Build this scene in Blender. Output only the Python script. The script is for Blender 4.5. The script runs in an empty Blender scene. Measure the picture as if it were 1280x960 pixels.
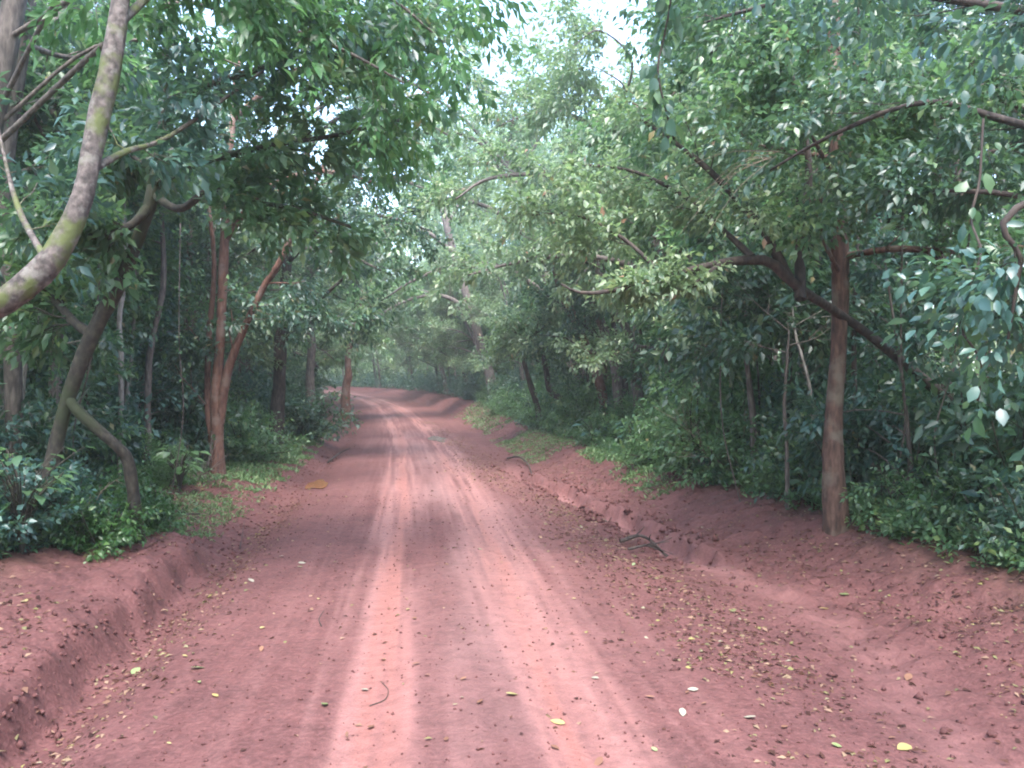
import bpy, math
import numpy as np
from mathutils import Vector

R = math.radians
sc = bpy.context.scene
col = sc.collection

# ------------------------------------------------------------------ camera, sky, sun, exposure
CAM_Z = 2.3
cam = bpy.data.cameras.new('camera')
cam.sensor_width = 36.0
cam.lens = 28.3
cam.clip_start = 0.05
cam.clip_end = 4000
cam_o = bpy.data.objects.new('camera', cam)
col.objects.link(cam_o)
cam_o.location = (0, 0, CAM_Z)
cam_o.rotation_euler = (R(89.9), 0, 0)
sc.camera = cam_o

SUN_EL, SUN_AZ = R(62), R(180)          # azimuth measured from +Y towards +X
w = bpy.data.worlds.new('World')
sc.world = w
w.use_nodes = True
nt = w.node_tree
bg = nt.nodes['Background']
sky = nt.nodes.new('ShaderNodeTexSky')
sky.sky_type = 'NISHITA'
sky.sun_disc = False
sky.sun_elevation = SUN_EL
sky.sun_rotation = SUN_AZ
sky.air_density = 1.0
sky.dust_density = 2.0
sky.ozone_density = 1.0
nt.links.new(sky.outputs[0], bg.inputs[0])
bg.inputs[1].default_value = 0.15

sun = bpy.data.lights.new('sun', 'SUN')
sun.energy = 1.4
sun.angle = R(35)
sun.color = (1.0, 0.985, 0.965)
sun_o = bpy.data.objects.new('sun', sun)
col.objects.link(sun_o)
sd = Vector((math.sin(SUN_AZ) * math.cos(SUN_EL), math.cos(SUN_AZ) * math.cos(SUN_EL), math.sin(SUN_EL)))
sun_o.rotation_euler = sd.to_track_quat('Z', 'Y').to_euler()

sc.view_settings.view_transform = 'Standard'
sc.view_settings.look = 'None'
sc.view_settings.gamma = 1.0
sc.view_settings.use_curve_mapping = False
sc.view_settings.exposure = 2.92
sc.cycles.filter_width = 2.0
sc.cycles.max_bounces = 6
sc.cycles.diffuse_bounces = 3
sc.cycles.glossy_bounces = 2
sc.cycles.transmission_bounces = 3

F = 1005.0


def P(px, py, d):
    """world point seen at photo pixel (px, py) at depth d"""
    return np.array([(px - 640) / F * d, d, CAM_Z + (479 - py) / F * d])


# ------------------------------------------------------------------ numpy noise
def _hash(ix, iy, seed):
    with np.errstate(over='ignore'):
        n = (ix.astype(np.int64) * 374761393 + iy.astype(np.int64) * 668265263 + seed * 1442695041) & 0x7fffffff
        n = ((n ^ (n >> 13)) * 1274126177) & 0x7fffffff
        n = (n ^ (n >> 16)) & 0xffff
    return n / 65535.0


def vnoise(x, y, seed=0):
    ix, iy = np.floor(x), np.floor(y)
    fx, fy = x - ix, y - iy
    fx = fx * fx * (3 - 2 * fx)
    fy = fy * fy * (3 - 2 * fy)
    a = _hash(ix, iy, seed); b = _hash(ix + 1, iy, seed)
    c = _hash(ix, iy + 1, seed); d = _hash(ix + 1, iy + 1, seed)
    return (a + (b - a) * fx) * (1 - fy) + (c + (d - c) * fx) * fy - 0.5


def fbm(x, y, seed=0, oct=4):
    s, a = 0, 1.0
    for k in range(oct):
        s = s + a * vnoise(x, y, seed + k * 17)
        x, y, a = x * 2.03 + 3.1, y * 2.03 + 1.7, a * 0.5
    return s


def sstep(a, b, x):
    t = np.clip((x - a) / (b - a), 0, 1)
    return t * t * (3 - 2 * t)


def gauss(x, s):
    return np.exp(-(x / s) ** 2)


# ------------------------------------------------------------------ terrain functions
_cy = np.array([-400, -60, -20, 0, 4.8, 10.4, 18.9, 28, 35, 48, 60, 72, 84, 96, 110, 130, 160, 800.])
_cx = np.array([48, 7.6, 2.8, 0.4, -.17, -.85, -1.9, -3.2, -4.25, -6.5, -9.2, -12.9, -18, -25.5, -38, -60, -96, -864.])
_ty = np.arange(-400, 800, 0.5)
_tc = np.interp(_ty, _cy, _cx)
_k = np.hanning(25); _k /= _k.sum()
_tc = np.convolve(np.pad(_tc, 12, mode='reflect', reflect_type='odd'), _k, 'valid')
_td = np.gradient(_tc, 0.5)


def cx(y): return np.interp(y, _ty, _tc)
def cs(y): return np.sqrt(1 + np.interp(y, _ty, _td) ** 2)
def U(x, y): return (np.asarray(x) - cx(y)) / cs(y)
def X(u, y): return cx(y) + np.asarray(u) * cs(y)


def gully_u(y): return np.interp(y, [0, 5, 7.4, 10.9, 15.2, 20.6, 26], [2.9, 3.1, 3.5, 3.25, 2.95, 2.35, 2.3])


def bankL_top(y): return np.interp(y, [0, 8, 10, 11.5, 13, 20, 28, 36, 48, 70], [.25, .25, .25, .22, .20, .25, .5, .8, .7, .5])
def bankR_top(y): return np.interp(y, [0, 8, 15, 22, 32, 45, 60, 90], [.30, .38, .45, .45, .5, .9, .7, .3])


def Hu(u, x, y):
    z = 1.45 * sstep(36, 100, y)
    wob = fbm(x * .35, y * .35, 5, 3)
    road = sstep(3.3, 2.4, np.abs(u))
    z = z + road * .06 * (1 - (u / 3) ** 2)
    ruts = gauss(u + .78, .24) + gauss(u - .70, .24)
    z = z - .028 * ruts + .02 * gauss(np.abs(u) - .05, .2)
    # left ditch and bank
    wl = wob * .16
    z = z - (.13 + .06 * sstep(12, 8, y)) * gauss(u + 2.9 + wl * .6, .32) * sstep(60, 40, y)
    steep = sstep(11.8, 10.2, y)
    wl2 = wl + .16 * fbm(x * 2.3, y * 2.3, 37, 3)
    e0 = -3.02 - wl2
    e1 = np.where(y < 12, -3.75, -5.2) - wl
    wide = sstep(10.2, 12.5, y)
    e1 = -3.33 - wl2 - wide * 1.7
    lb = sstep(e0, e1, u)
    lb2 = .18 * sstep(e1 + .1, e1 - 2.0, u)
    z = z + bankL_top(y) * lb + lb2
    # right gully and bank
    gu = gully_u(y)
    gd = u - gu - .3 * vnoise(y * .9, y * 0, 9) - .12 * vnoise(y * 2.9, y * 0, 19)
    gm = sstep(10.2, 11.2, y) * sstep(22, 20.5, y)
    gprof = sstep(.36, .2, np.abs(gd) + .16 * fbm(x * 2.6, y * 2.6, 31, 3))
    z = z - gm * .27 * gprof - (1 - gm) * .05 * gauss(gd, .4) * sstep(60, 35, y)
    hole = gauss(u - 2.35, .32) * gauss(y - 21.2, .7)
    z = z - .38 * hole
    rb = sstep(gu + .45, gu + 2.3 + .3 * wob, u)
    z = z + bankR_top(y) * rb + .12 * rb * gauss(u - gu - 1.75, .5) * (.6 + wob)
    # pockets that hold the puddles
    z = z - .05 * gauss(u + 2.55, .33) * gauss(y - 18.6, 1.1)
    z = z - .02 * gauss(u - .95, .5) * gauss(y - 32.5, 2.2)
    # roughness
    off = sstep(2.6, 3.6, np.abs(u))
    rid = .5 - np.abs(fbm(x * 3.1, y * 3.1, 29, 3))
    z = z + off * (.10 * wob + .08 * fbm(x * 1.9, y * 1.9, 7, 3) + .07 * (rid - .3)) + .05 * fbm(x * 7.5, y * 7.5, 11, 3) * (.08 + .92 * off)
    z = z + .012 * (1 - off) * fbm(x * 1.3, y * .5, 13, 3)
    pm = np.clip(1.6 * gauss(u + 2.6, .42) * gauss(y - 18.5, 1.5), 0, 1)
    z = z * (1 - pm) + (-.07) * pm
    far = sstep(8, 30, np.abs(u))
    z = z + far * .8 * fbm(x * .05, y * .05, 23, 2)
    return z


def H(x, y):
    x = np.asarray(x, float); y = np.asarray(y, float)
    return Hu(U(x, y), x, y)


# ------------------------------------------------------------------ object helpers
def tag(o, label=None, cat=None, group=None, kind=None):
    if label: o['label'] = label
    if cat: o['category'] = cat
    if group: o['group'] = group
    if kind: o['kind'] = kind
    return o


def link(name, me, parent=None, loc=None):
    o = bpy.data.objects.new(name, me)
    if parent is not None and name in ('crown', 'foliage', 'twigs', 'stems'): o['kind'] = 'stuff'
    col.objects.link(o)
    if parent is not None: o.parent = parent
    if loc is not None: o.location = loc
    return o


def empty(name, loc, rz=0, s=1.0):
    o = bpy.data.objects.new(name, None)
    col.objects.link(o)
    o.empty_display_size = .3
    o.location = tuple(float(a) for a in loc)
    o.rotation_euler = (0, 0, rz)
    o.scale = (s, s, s)
    return o


def copy_tree(o, loc, rz, s, label, cat, group, stretch=1.0):
    c = o.copy(); col.objects.link(c)
    c.location = tuple(float(a) for a in loc); c.rotation_euler = (0, 0, rz); c.scale = (s, s, s * stretch)
    tag(c, label, cat, group)
    for ch in o.children:
        d = ch.copy(); col.objects.link(d); d.parent = c
        for g in ch.children:
            e = g.copy(); col.objects.link(e); e.parent = d
    return c


def mesh_np(name, verts, tris, mat, attrs=None, smooth=False):
    """verts (n,3), tris (m,3 or m,4)"""
    me = bpy.data.meshes.new(name)
    verts = np.asarray(verts, np.float32); tris = np.asarray(tris, np.int32)
    k = tris.shape[1]
    me.vertices.add(len(verts)); me.vertices.foreach_set('co', verts.ravel())
    me.loops.add(tris.size); me.loops.foreach_set('vertex_index', tris.ravel())
    me.polygons.add(len(tris))
    me.polygons.foreach_set('loop_start', np.arange(0, tris.size, k, dtype=np.int32))
    me.polygons.foreach_set('loop_total', np.full(len(tris), k, np.int32))
    if smooth: me.polygons.foreach_set('use_smooth', np.ones(len(tris), bool))
    me.update(calc_edges=True)
    for n, v in (attrs or {}).items():
        a = me.attributes.new(n, 'FLOAT', 'POINT')
        a.data.foreach_set('value', np.asarray(v, np.float32))
    if mat: me.materials.append(mat)
    return me


# ------------------------------------------------------------------ materials
def new_mat(name):
    m = bpy.data.materials.new(name); m.use_nodes = True
    n = m.node_tree.nodes; l = m.node_tree.links
    return m, n, l, n['Principled BSDF']


def ramp(n, stops):
    r = n.new('ShaderNodeValToRGB')
    e = r.color_ramp.elements
    while len(e) > 1: e.remove(e[-1])
    e[0].position = stops[0][0]; e[0].color = (*stops[0][1], 1)
    for p, c in stops[1:]:
        q = e.new(p); q.color = (*c, 1)
    return r


def mixc(n, l, fac, a, b):
    m = n.new('ShaderNodeMix'); m.data_type = 'RGBA'
    for s, v in ((m.inputs[0], fac), (m.inputs[6], a), (m.inputs[7], b)):
        if isinstance(v, (int, float)): s.default_value = v
        elif isinstance(v, tuple): s.default_value = (*v, 1)
        else: l.new(v, s)
    return m.outputs[2]


def attr(n, name):
    a = n.new('ShaderNodeAttribute'); a.attribute_name = name
    return a.outputs['Fac']


def noise(n, l, scale, detail=4, co=None):
    t = n.new('ShaderNodeTexNoise'); t.inputs['Scale'].default_value = scale; t.inputs['Detail'].default_value = detail
    if co is not None: l.new(co, t.inputs['Vector'])
    return t.outputs['Fac']


def leaf_mat(name, stops, rough=.4, trans=.33, tcol=(.15, .30, .09), spec=.75):
    m, n, l, p = new_mat(name)
    r = ramp(n, stops); l.new(attr(n, 'tint'), r.inputs[0])
    l.new(r.outputs[0], p.inputs['Base Color'])
    p.inputs['Roughness'].default_value = rough
    p.inputs['Specular IOR Level'].default_value = spec
    tr = n.new('ShaderNodeBsdfTranslucent')
    tc = mixc(n, l, .55, r.outputs[0], tcol)
    l.new(tc, tr.inputs[0])
    mx = n.new('ShaderNodeMixShader'); mx.inputs[0].default_value = trans
    l.new(p.outputs[0], mx.inputs[1]); l.new(tr.outputs[0], mx.inputs[2])
    l.new(mx.outputs[0], n['Material Output'].inputs[0])
    return m


M = {}
M['leaf_dark'] = leaf_mat('dark glossy leaves', [(0, (0.027, 0.068, 0.051)), (.5, (0.047, 0.105, 0.072)), (.85, (0.070, 0.142, 0.079)), (.97, (0.153, 0.230, 0.089)), (1, (0.237, 0.216, 0.100))])
M['leaf_mid'] = leaf_mat('mid green leaves', [(0, (0.044, 0.103, 0.052)), (.5, (0.074, 0.158, 0.073)), (.85, (0.111, 0.205, 0.086)), (.97, (0.221, 0.287, 0.086)), (1, (0.295, 0.232, 0.104))], trans=.45, tcol=(.20, .38, .13))
M['leaf_blue'] = leaf_mat('blue green leaves', [(0, (0.031, 0.083, 0.081)), (.5, (0.050, 0.121, 0.110)), (.9, (0.076, 0.165, 0.123)), (1, (0.124, 0.207, 0.113))])
M['leaf_light'] = leaf_mat('light green leaves', [(0, (0.062, 0.133, 0.061)), (.5, (0.106, 0.206, 0.087)), (.9, (0.161, 0.278, 0.105)), (1, (0.272, 0.326, 0.123))], trans=.45, tcol=(.20, .38, .13))
M['leaf_pale'] = leaf_mat('glare paled olive leaves', [(0, (0.098, 0.160, 0.098)), (.5, (0.166, 0.245, 0.141)), (.9, (0.252, 0.321, 0.175)), (.97, (0.389, 0.416, 0.175)), (1, (0.350, 0.189, 0.132))], rough=.38, trans=.45, tcol=(.28, .45, .16))  # olive base lightened further to stand in for sky glare on the canopy
M['leaf_vivid'] = leaf_mat('vivid green leaves', [(0, (0.032, 0.102, 0.035)), (.5, (0.057, 0.171, 0.052)), (.9, (0.102, 0.235, 0.070)), (1, (0.191, 0.298, 0.088))], trans=.45, tcol=(.20, .38, .13))
M['leaf_shrub'] = leaf_mat('shrub leaves', [(0, (0.023, 0.071, 0.020)), (.5, (0.041, 0.120, 0.030)), (.9, (0.073, 0.164, 0.040)), (1, (0.136, 0.209, 0.050))])
M['grass'] = leaf_mat('grass blades', [(0, (.09, .165, .075)), (.5, (.14, .235, .105)), (.9, (.2, .30, .13)), (1, (.28, .28, .14))], rough=.5, spec=.3)
M['litter'] = leaf_mat('fallen leaves', [(0, (.035, .016, .014)), (.35, (.085, .036, .026)), (.52, (.15, .08, .055)), (.74, (.28, .18, .125)), (.88, (.13, .13, .06)), (.97, (.24, .21, .08)), (1, (.26, .23, .17))], rough=.8, spec=.2, trans=.1, tcol=(.3, .2, .05))
M['leaf_yellow'] = leaf_mat('yellow fallen leaf', [(0, (.28, .22, .06)), (.5, (.33, .24, .08)), (1, (.31, .28, .12))], rough=.45, trans=.08, tcol=(.5, .4, .1))
M['leaf_green'] = leaf_mat('green fallen leaf', [(0, (.08, .13, .04)), (.5, (.15, .19, .07)), (1, (.22, .26, .11))], rough=.4, trans=.08)
M['leaf_brown'] = leaf_mat('brown fallen leaf', [(0, (.07, .03, .022)), (.5, (.15, .07, .045)), (1, (.25, .13, .08))], rough=.7, spec=.3, trans=.08, tcol=(.3, .15, .05))
M['leaf_white'] = leaf_mat('pale underside fallen leaf', [(0, (.18, .15, .12)), (.5, (.25, .22, .17)), (1, (.32, .29, .23))], rough=.7, spec=.3, trans=.05)


def bark(name, c0, c1, c2, lich=None, moss=None, scale=1.0, sz=.9, lsc=2.6, msc=1.5):
    m, n, l, p = new_mat(name)
    tc = n.new('ShaderNodeTexCoord')
    mp = n.new('ShaderNodeMapping'); mp.inputs['Scale'].default_value = (3.2 * scale, 3.2 * scale, sz * scale)
    l.new(tc.outputs['Object'], mp.inputs[0])
    f = noise(n, l, 6, 6, mp.outputs[0])
    r = ramp(n, [(.3, c0), (.5, c1), (.68, c2)]); l.new(f, r.inputs[0])
    c = r.outputs[0]
    if lich:
        g = noise(n, l, lsc, 6, tc.outputs['Object'])
        q = ramp(n, [(.52, (0, 0, 0)), (.62, (1, 1, 1))]); l.new(g, q.inputs[0])
        c = mixc(n, l, q.outputs[0], c, lich)
    if moss:
        g = noise(n, l, msc, 6, tc.outputs['Object'])
        q = ramp(n, [(.5, (0, 0, 0)), (.6, (1, 1, 1))]); l.new(g, q.inputs[0])
        c = mixc(n, l, q.outputs[0], c, moss)
    l.new(c, p.inputs['Base Color'])
    p.inputs['Roughness'].default_value = .85
    b = n.new('ShaderNodeBump'); b.inputs['Strength'].default_value = .7; b.inputs['Distance'].default_value = .02
    l.new(f, b.inputs['Height']); l.new(b.outputs[0], p.inputs['Normal'])
    return m


M['bark_moss'] = bark('mossy grey bark', (.03, .024, .022), (.085, .068, .062), (.16, .13, .12), lich=(.16, .145, .13), moss=(.085, .10, .032), sz=2.6, lsc=9, msc=3.4)
M['bark_dark'] = bark('dark brown bark', (.018, .013, .012), (.042, .03, .026), (.075, .055, .045))
M['bark_green'] = bark('dark greenish bark', (.014, .012, .010), (.036, .029, .022), (.065, .056, .04), moss=(.032, .040, .017), sz=2.0)
M['bark_red'] = bark('reddish brown bark', (.05, .022, .017), (.105, .047, .033), (.165, .085, .06), lich=(.15, .10, .08))
M['bark_brown'] = bark('brown bark', (.035, .019, .015), (.085, .045, .034), (.14, .082, .06), lich=(.14, .11, .085))
M['bark_pale'] = bark('pale grey bark', (.12, .11, .10), (.24, .22, .20), (.36, .34, .31))
M['bark_grey'] = bark('grey brown bark', (.05, .042, .038), (.11, .09, .08), (.18, .15, .13))
M['bark_dry'] = bark('dry straw twig', (.15, .11, .08), (.24, .185, .14), (.33, .27, .2))

# ------------------------------------------------------------------ ground sheet (forest floor, banks and the dirt road surface)
def ground():
    def inc(lst):
        out = []
        for a, b, st in lst: out.append(np.arange(a, b, st))
        return np.concatenate(out)
    ys = inc([(-160, -40, 20), (-40, 0, 4), (0, 4, .4), (4, 13, .05), (13, 24, .09), (24, 45, .22), (45, 110, .7), (110, 200, 6), (200, 330, 20)])
    half = inc([(0, 5.6, .045), (5.6, 9, .2), (9, 20, 1), (20, 60, 6), (60, 260, 40)])
    us = np.concatenate([-half[:0:-1], half])
    YY, UU = np.meshgrid(ys, us, indexing='ij')
    XX = X(UU, YY)
    ZZ = Hu(UU, XX, YY)
    ny, nu = YY.shape
    V = np.stack([XX, YY, ZZ], -1).reshape(-1, 3)
    i = np.arange(ny * nu).reshape(ny, nu)
    Q = np.stack([i[:-1, :-1], i[:-1, 1:], i[1:, 1:], i[1:, :-1]], -1).reshape(-1, 4)
    x, y, u = V[:, 0], V[:, 1], UU.ravel()
    n1 = fbm(x * .8, y * .25, 41, 4)
    n2 = fbm(u * 5, y * .12, 43, 4)
    n3 = fbm(x * 2.2, y * 2.2, 47, 4)
    n4 = fbm(u * 17, y * .38, 53, 4)
    tr = 1.05 * gauss(u + .76, .36) + 1.0 * gauss(u - .72, .44)
    track = np.clip(tr * (.6 + .7 * n2 + .55 * n4 + .6 * n1), 0, .85) + .5 * np.clip(gauss(u, 1.7) * (.4 + n2 + .8 * n4 + .5 * n1), 0, 1)
    orange = np.clip(gauss(u + .62, .2) + .6 * gauss(u + .98, .1) + .8 * gauss(u - .62, .24) + .4 * gauss(u - 1.0, .1), 0, 1) * (.6 + .9 * n2 + .8 * n4)
    gu = gully_u(y)
    wash = (.45 + .55 * sstep(9, 11.5, y)) * gauss(u - gu - .3 * vnoise(y * .9, y * 0, 9) - .12 * vnoise(y * 2.9, y * 0, 19), .3) * sstep(24, 20, y) * (1 + .5 * n3)
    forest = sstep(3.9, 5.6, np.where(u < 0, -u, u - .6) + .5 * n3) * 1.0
    grey = np.clip(np.exp(-((u - .15) / .45) ** 2) * (.35 + 1.2 * n1), 0, 1)
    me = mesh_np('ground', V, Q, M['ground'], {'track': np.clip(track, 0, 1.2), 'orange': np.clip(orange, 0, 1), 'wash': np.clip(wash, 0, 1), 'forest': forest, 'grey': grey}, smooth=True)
    o = link('ground', me)
    tag(o, 'red laterite dirt road, ditches, banks and forest floor', None, None, 'structure')
    return o


def ground_mat():
    m, n, l, p = new_mat('red laterite')
    tc = n.new('ShaderNodeTexCoord'); co = tc.outputs['Object']
    f1 = noise(n, l, 1.6, 6, co); f2 = noise(n, l, 28, 5, co); f3 = noise(n, l, 9, 6, co); f4 = noise(n, l, 110, 3, co)
    base = ramp(n, [(.3, (.066, .024, .0235)), (.5, (.10, .037, .035)), (.7, (.14, .056, .053))]); l.new(f1, base.inputs[0])
    fine = ramp(n, [(.3, (.058, .020, .0185)), (.5, (.104, .039, .0365)), (.72, (.18, .08, .074))]); l.new(f2, fine.inputs[0])
    c = mixc(n, l, .5, base.outputs[0], fine.outputs[0])
    c = mixc(n, l, attr(n, 'grey'), c, (.175, .097, .093))
    trc = mixc(n, l, attr(n, 'orange'), (.245, .122, .113), (.235, .098, .083))
    c = mixc(n, l, attr(n, 'track'), c, trc)
    c = mixc(n, l, attr(n, 'wash'), c, (.20, .092, .086))
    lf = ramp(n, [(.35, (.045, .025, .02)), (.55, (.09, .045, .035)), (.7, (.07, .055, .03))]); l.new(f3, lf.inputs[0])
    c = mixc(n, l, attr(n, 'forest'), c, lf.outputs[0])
    mul = ramp(n, [(.25, (.7, .7, .7)), (.5, (1, 1, 1)), (.75, (1.15, 1.15, 1.15))]); l.new(f3, mul.inputs[0])
    gr = ramp(n, [(.3, (.72, .7, .7)), (.5, (1, 1, 1)), (.72, (1.22, 1.2, 1.2))]); l.new(f4, gr.inputs[0])
    m0 = n.new('ShaderNodeMix'); m0.data_type = 'RGBA'; m0.blend_type = 'MULTIPLY'; m0.inputs[0].default_value = .75
    l.new(c, m0.inputs[6]); l.new(gr.outputs[0], m0.inputs[7]); c = m0.outputs[2]
    mm = n.new('ShaderNodeMix'); mm.data_type = 'RGBA'; mm.blend_type = 'MULTIPLY'; mm.inputs[0].default_value = .8
    l.new(c, mm.inputs[6]); l.new(mul.outputs[0], mm.inputs[7])
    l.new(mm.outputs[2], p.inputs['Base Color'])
    rr = n.new('ShaderNodeMapRange'); l.new(attr(n, 'track'), rr.inputs[0])
    rr.inputs[3].default_value = .8; rr.inputs[4].default_value = .55
    l.new(rr.outputs[0], p.inputs['Roughness'])
    p.inputs['Specular IOR Level'].default_value = .35
    b = n.new('ShaderNodeBump'); b.inputs['Strength'].default_value = .5; b.inputs['Distance'].default_value = .02
    ad = n.new('ShaderNodeMath'); ad.operation = 'ADD'
    l.new(f2, ad.inputs[0]); l.new(f3, ad.inputs[1]); l.new(ad.outputs[0], b.inputs['Height'])
    l.new(b.outputs[0], p.inputs['Normal'])
    return m


M['ground'] = ground_mat()
ground()

# ------------------------------------------------------------------ leaves
T2 = (np.array([(0, 0, 0), (.42, -.5, .07), (1, 0, -.10), (.42, .5, .07)]), np.array([(0, 2, 1), (0, 3, 2)]))
T4 = (np.array([(0, 0, 0), (.42, -.5, .08), (.5, 0, -.02), (.42, .5, .08), (1, 0, -.14)]),
      np.array([(0, 2, 1), (0, 3, 2), (1, 2, 4), (2, 3, 4)]))
T8 = (np.array([(0, 0, 0), (.22, -.36, .05), (.22, 0, 0), (.22, .36, .05), (.6, -.46, .05), (.6, 0, -.03), (.6, .46, .05), (1, 0, -.16)]),
      np.array([(0, 2, 1), (0, 3, 2), (1, 2, 5), (1, 5, 4), (2, 3, 6), (2, 6, 5), (4, 5, 7), (5, 6, 7)]))


def nrm(a): return a / np.maximum(np.linalg.norm(a, axis=-1, keepdims=True), 1e-9)


def leaf_arrays(Pn, D, Up, L, Wd, tmpl, tint):
    tv, tf = tmpl
    D = nrm(D); S = nrm(np.cross(D, Up)); N = np.cross(S, D)
    k = len(tv); n = len(Pn)
    V = Pn[:, None, :] + tv[None, :, 0:1] * (L[:, None, None] * D[:, None, :]) + tv[None, :, 1:2] * (Wd[:, None, None] * S[:, None, :]) \
        + tv[None, :, 2:3] * (L[:, None, None] * N[:, None, :])
    Fc = tf[None] + (np.arange(n) * k)[:, None, None]
    return V.reshape(-1, 3), Fc.reshape(-1, 3), np.repeat(tint, k)


def spray(rng, tips, dirs, k, slen, L, ratio=.48, droop=.35, tmpl=T2, spread=.5, flat=.55):
    """k leaves on a twig at each tip"""
    n = len(tips)
    tips = np.repeat(tips, k, 0); D0 = nrm(np.repeat(dirs, k, 0))
    t = rng.uniform(-.35, 1, n * k)
    rp = rng.normal(0, 1, (n * k, 3)); rp -= D0 * (rp * D0).sum(1, keepdims=True); rp = nrm(rp)
    pos = tips + D0 * (t * slen)[:, None] + rp * (rng.uniform(0, .35, n * k) * slen)[:, None]
    pos[:, 2] -= rng.uniform(0, .2, n * k) * slen * (t + .4)
    d = D0 * .55 + rp * rng.uniform(.4, 1.1, (n * k, 1)) + np.array([0, 0, -1.]) * (droop + rng.normal(0, .25, (n * k, 1)))
    up = np.array([0, 0, 1.]) + rng.normal(0, flat, (n * k, 3))
    l = L * rng.uniform(.42, 1.42, n * k)
    # tint follows the spray, with leaf to leaf scatter
    tint = np.clip(np.repeat(rng.uniform(.1, .8, n), k) + rng.normal(0, .23, n * k), 0, .92)
    new = rng.random(n * k) > .992
    tint[new] = 1.0
    return leaf_arrays(pos, d, up, l, l * ratio * rng.uniform(.8, 1.2, n * k), tmpl, tint)


# ------------------------------------------------------------------ tubes
def tube(pts, rad, sides=6, rng=None, rough=.0):
    pts = np.asarray(pts, float); rad = np.asarray(rad, float)
    n = len(pts)
    t = nrm(np.gradient(pts, axis=0))
    ref = np.array([1., 0, 0]) if abs(t[:, 0]).mean() < .8 else np.array([0, 1., 0])
    a = nrm(np.cross(t, ref)); b = np.cross(t, a)
    th = np.arange(sides) * 2 * np.pi / sides
    rr = rad[:, None] * np.ones(sides)
    if rng is not None and rough: rr = rr * (1 + rng.normal(0, rough, (n, sides)))
    V = pts[:, None, :] + rr[..., None] * (np.cos(th)[None, :, None] * a[:, None, :] + np.sin(th)[None, :, None] * b[:, None, :])
    i = np.arange(n * sides).reshape(n, sides); j = np.roll(i, -1, 1)
    Q = np.stack([i[:-1], j[:-1], j[1:], i[1:]], -1).reshape(-1, 4)
    cap = len(V.reshape(-1, 3))
    V = np.concatenate([V.reshape(-1, 3), pts[-1:] + t[-1:] * rad[-1] * .6])
    C = np.stack([i[-1], j[-1], np.full(sides, cap), np.full(sides, cap)], -1)
    tri = np.concatenate([Q[:, [0, 1, 2]], Q[:, [0, 2, 3]], C[:, :3]])
    return V, tri


def smooth_path(pts, n):
    """Catmull-Rom through pts"""
    pts = np.asarray(pts, float)
    q = np.concatenate([2 * pts[:1] - pts[1:2], pts, 2 * pts[-1:] - pts[-2:-1]])
    seg = len(pts) - 1
    s = np.linspace(0, seg - 1e-6, n); i = s.astype(int); f = (s - i)[:, None]
    p0, p1, p2, p3 = q[i], q[i + 1], q[i + 2], q[i + 3]
    return .5 * (2 * p1 + (p2 - p0) * f + (2 * p0 - 5 * p1 + 4 * p2 - p3) * f ** 2 + (3 * p1 - p0 - 3 * p2 + p3) * f ** 3)


class Geo:
    def __init__(s): s.v, s.f, s.t, s.n = [], [], [], 0

    def add(s, V, Fc, t=None):
        s.v.append(V); s.f.append(Fc + s.n); s.n += len(V)
        s.t.append(np.zeros(len(V)) if t is None else t)

    def mesh(s, name, mat, smooth=False):
        return mesh_np(name, np.concatenate(s.v), np.concatenate(s.f), mat, {'tint': np.concatenate(s.t)}, smooth)


def limb_path(rng, p, d, length, n=7, wig=.16, trop=.12):
    d = nrm(np.asarray(d, float)); pts = [np.asarray(p, float)]
    st = length / (n - 1)
    for _ in range(n - 1):
        d = nrm(d + rng.normal(0, wig, 3) + np.array([0, 0, trop]))
        pts.append(pts[-1] + d * st)
    return np.array(pts)


def perp_dir(rng, t, ang):
    r = rng.normal(0, 1, 3); r -= t * r.dot(t); r /= np.linalg.norm(r) + 1e-9
    return t * math.cos(ang) + r * math.sin(ang)


def branch_out(rng, wood, path, r0, length, depth, tips, dirs, nsub, flat=.5, trop=.06, sides=4, t0=.3):
    """sub-branches along path; twig ends collect leaf sprays"""
    n = len(path)
    for k in range(nsub):
        t = t0 + (1 - t0) * (k + rng.random()) / nsub
        i = min(int(t * (n - 1)), n - 2)
        tang = nrm(path[i + 1] - path[i])
        d = perp_dir(rng, tang, rng.uniform(.5, 1.1)); d[2] *= flat
        L = length * rng.uniform(.65, 1.2)
        q = limb_path(rng, path[i], d, L, 5 if depth > 0 else 4, .2, trop)
        r = r0 * (1 - .55 * t)
        V, Fc = tube(q, np.linspace(r, r * .35, len(q)), sides if depth > 0 else 3)
        wood.add(V, Fc)
        if depth > 0:
            branch_out(rng, wood, q, r * .5, length * .5, depth - 1, tips, dirs, max(3, nsub - 1), flat, trop, 3, .2)
        else:
            for m in range(1, len(q)):
                tips.append(q[m]); dirs.append(q[m] - q[m - 1])
    tips.append(path[-1]); dirs.append(path[-1] - path[-2])


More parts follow.
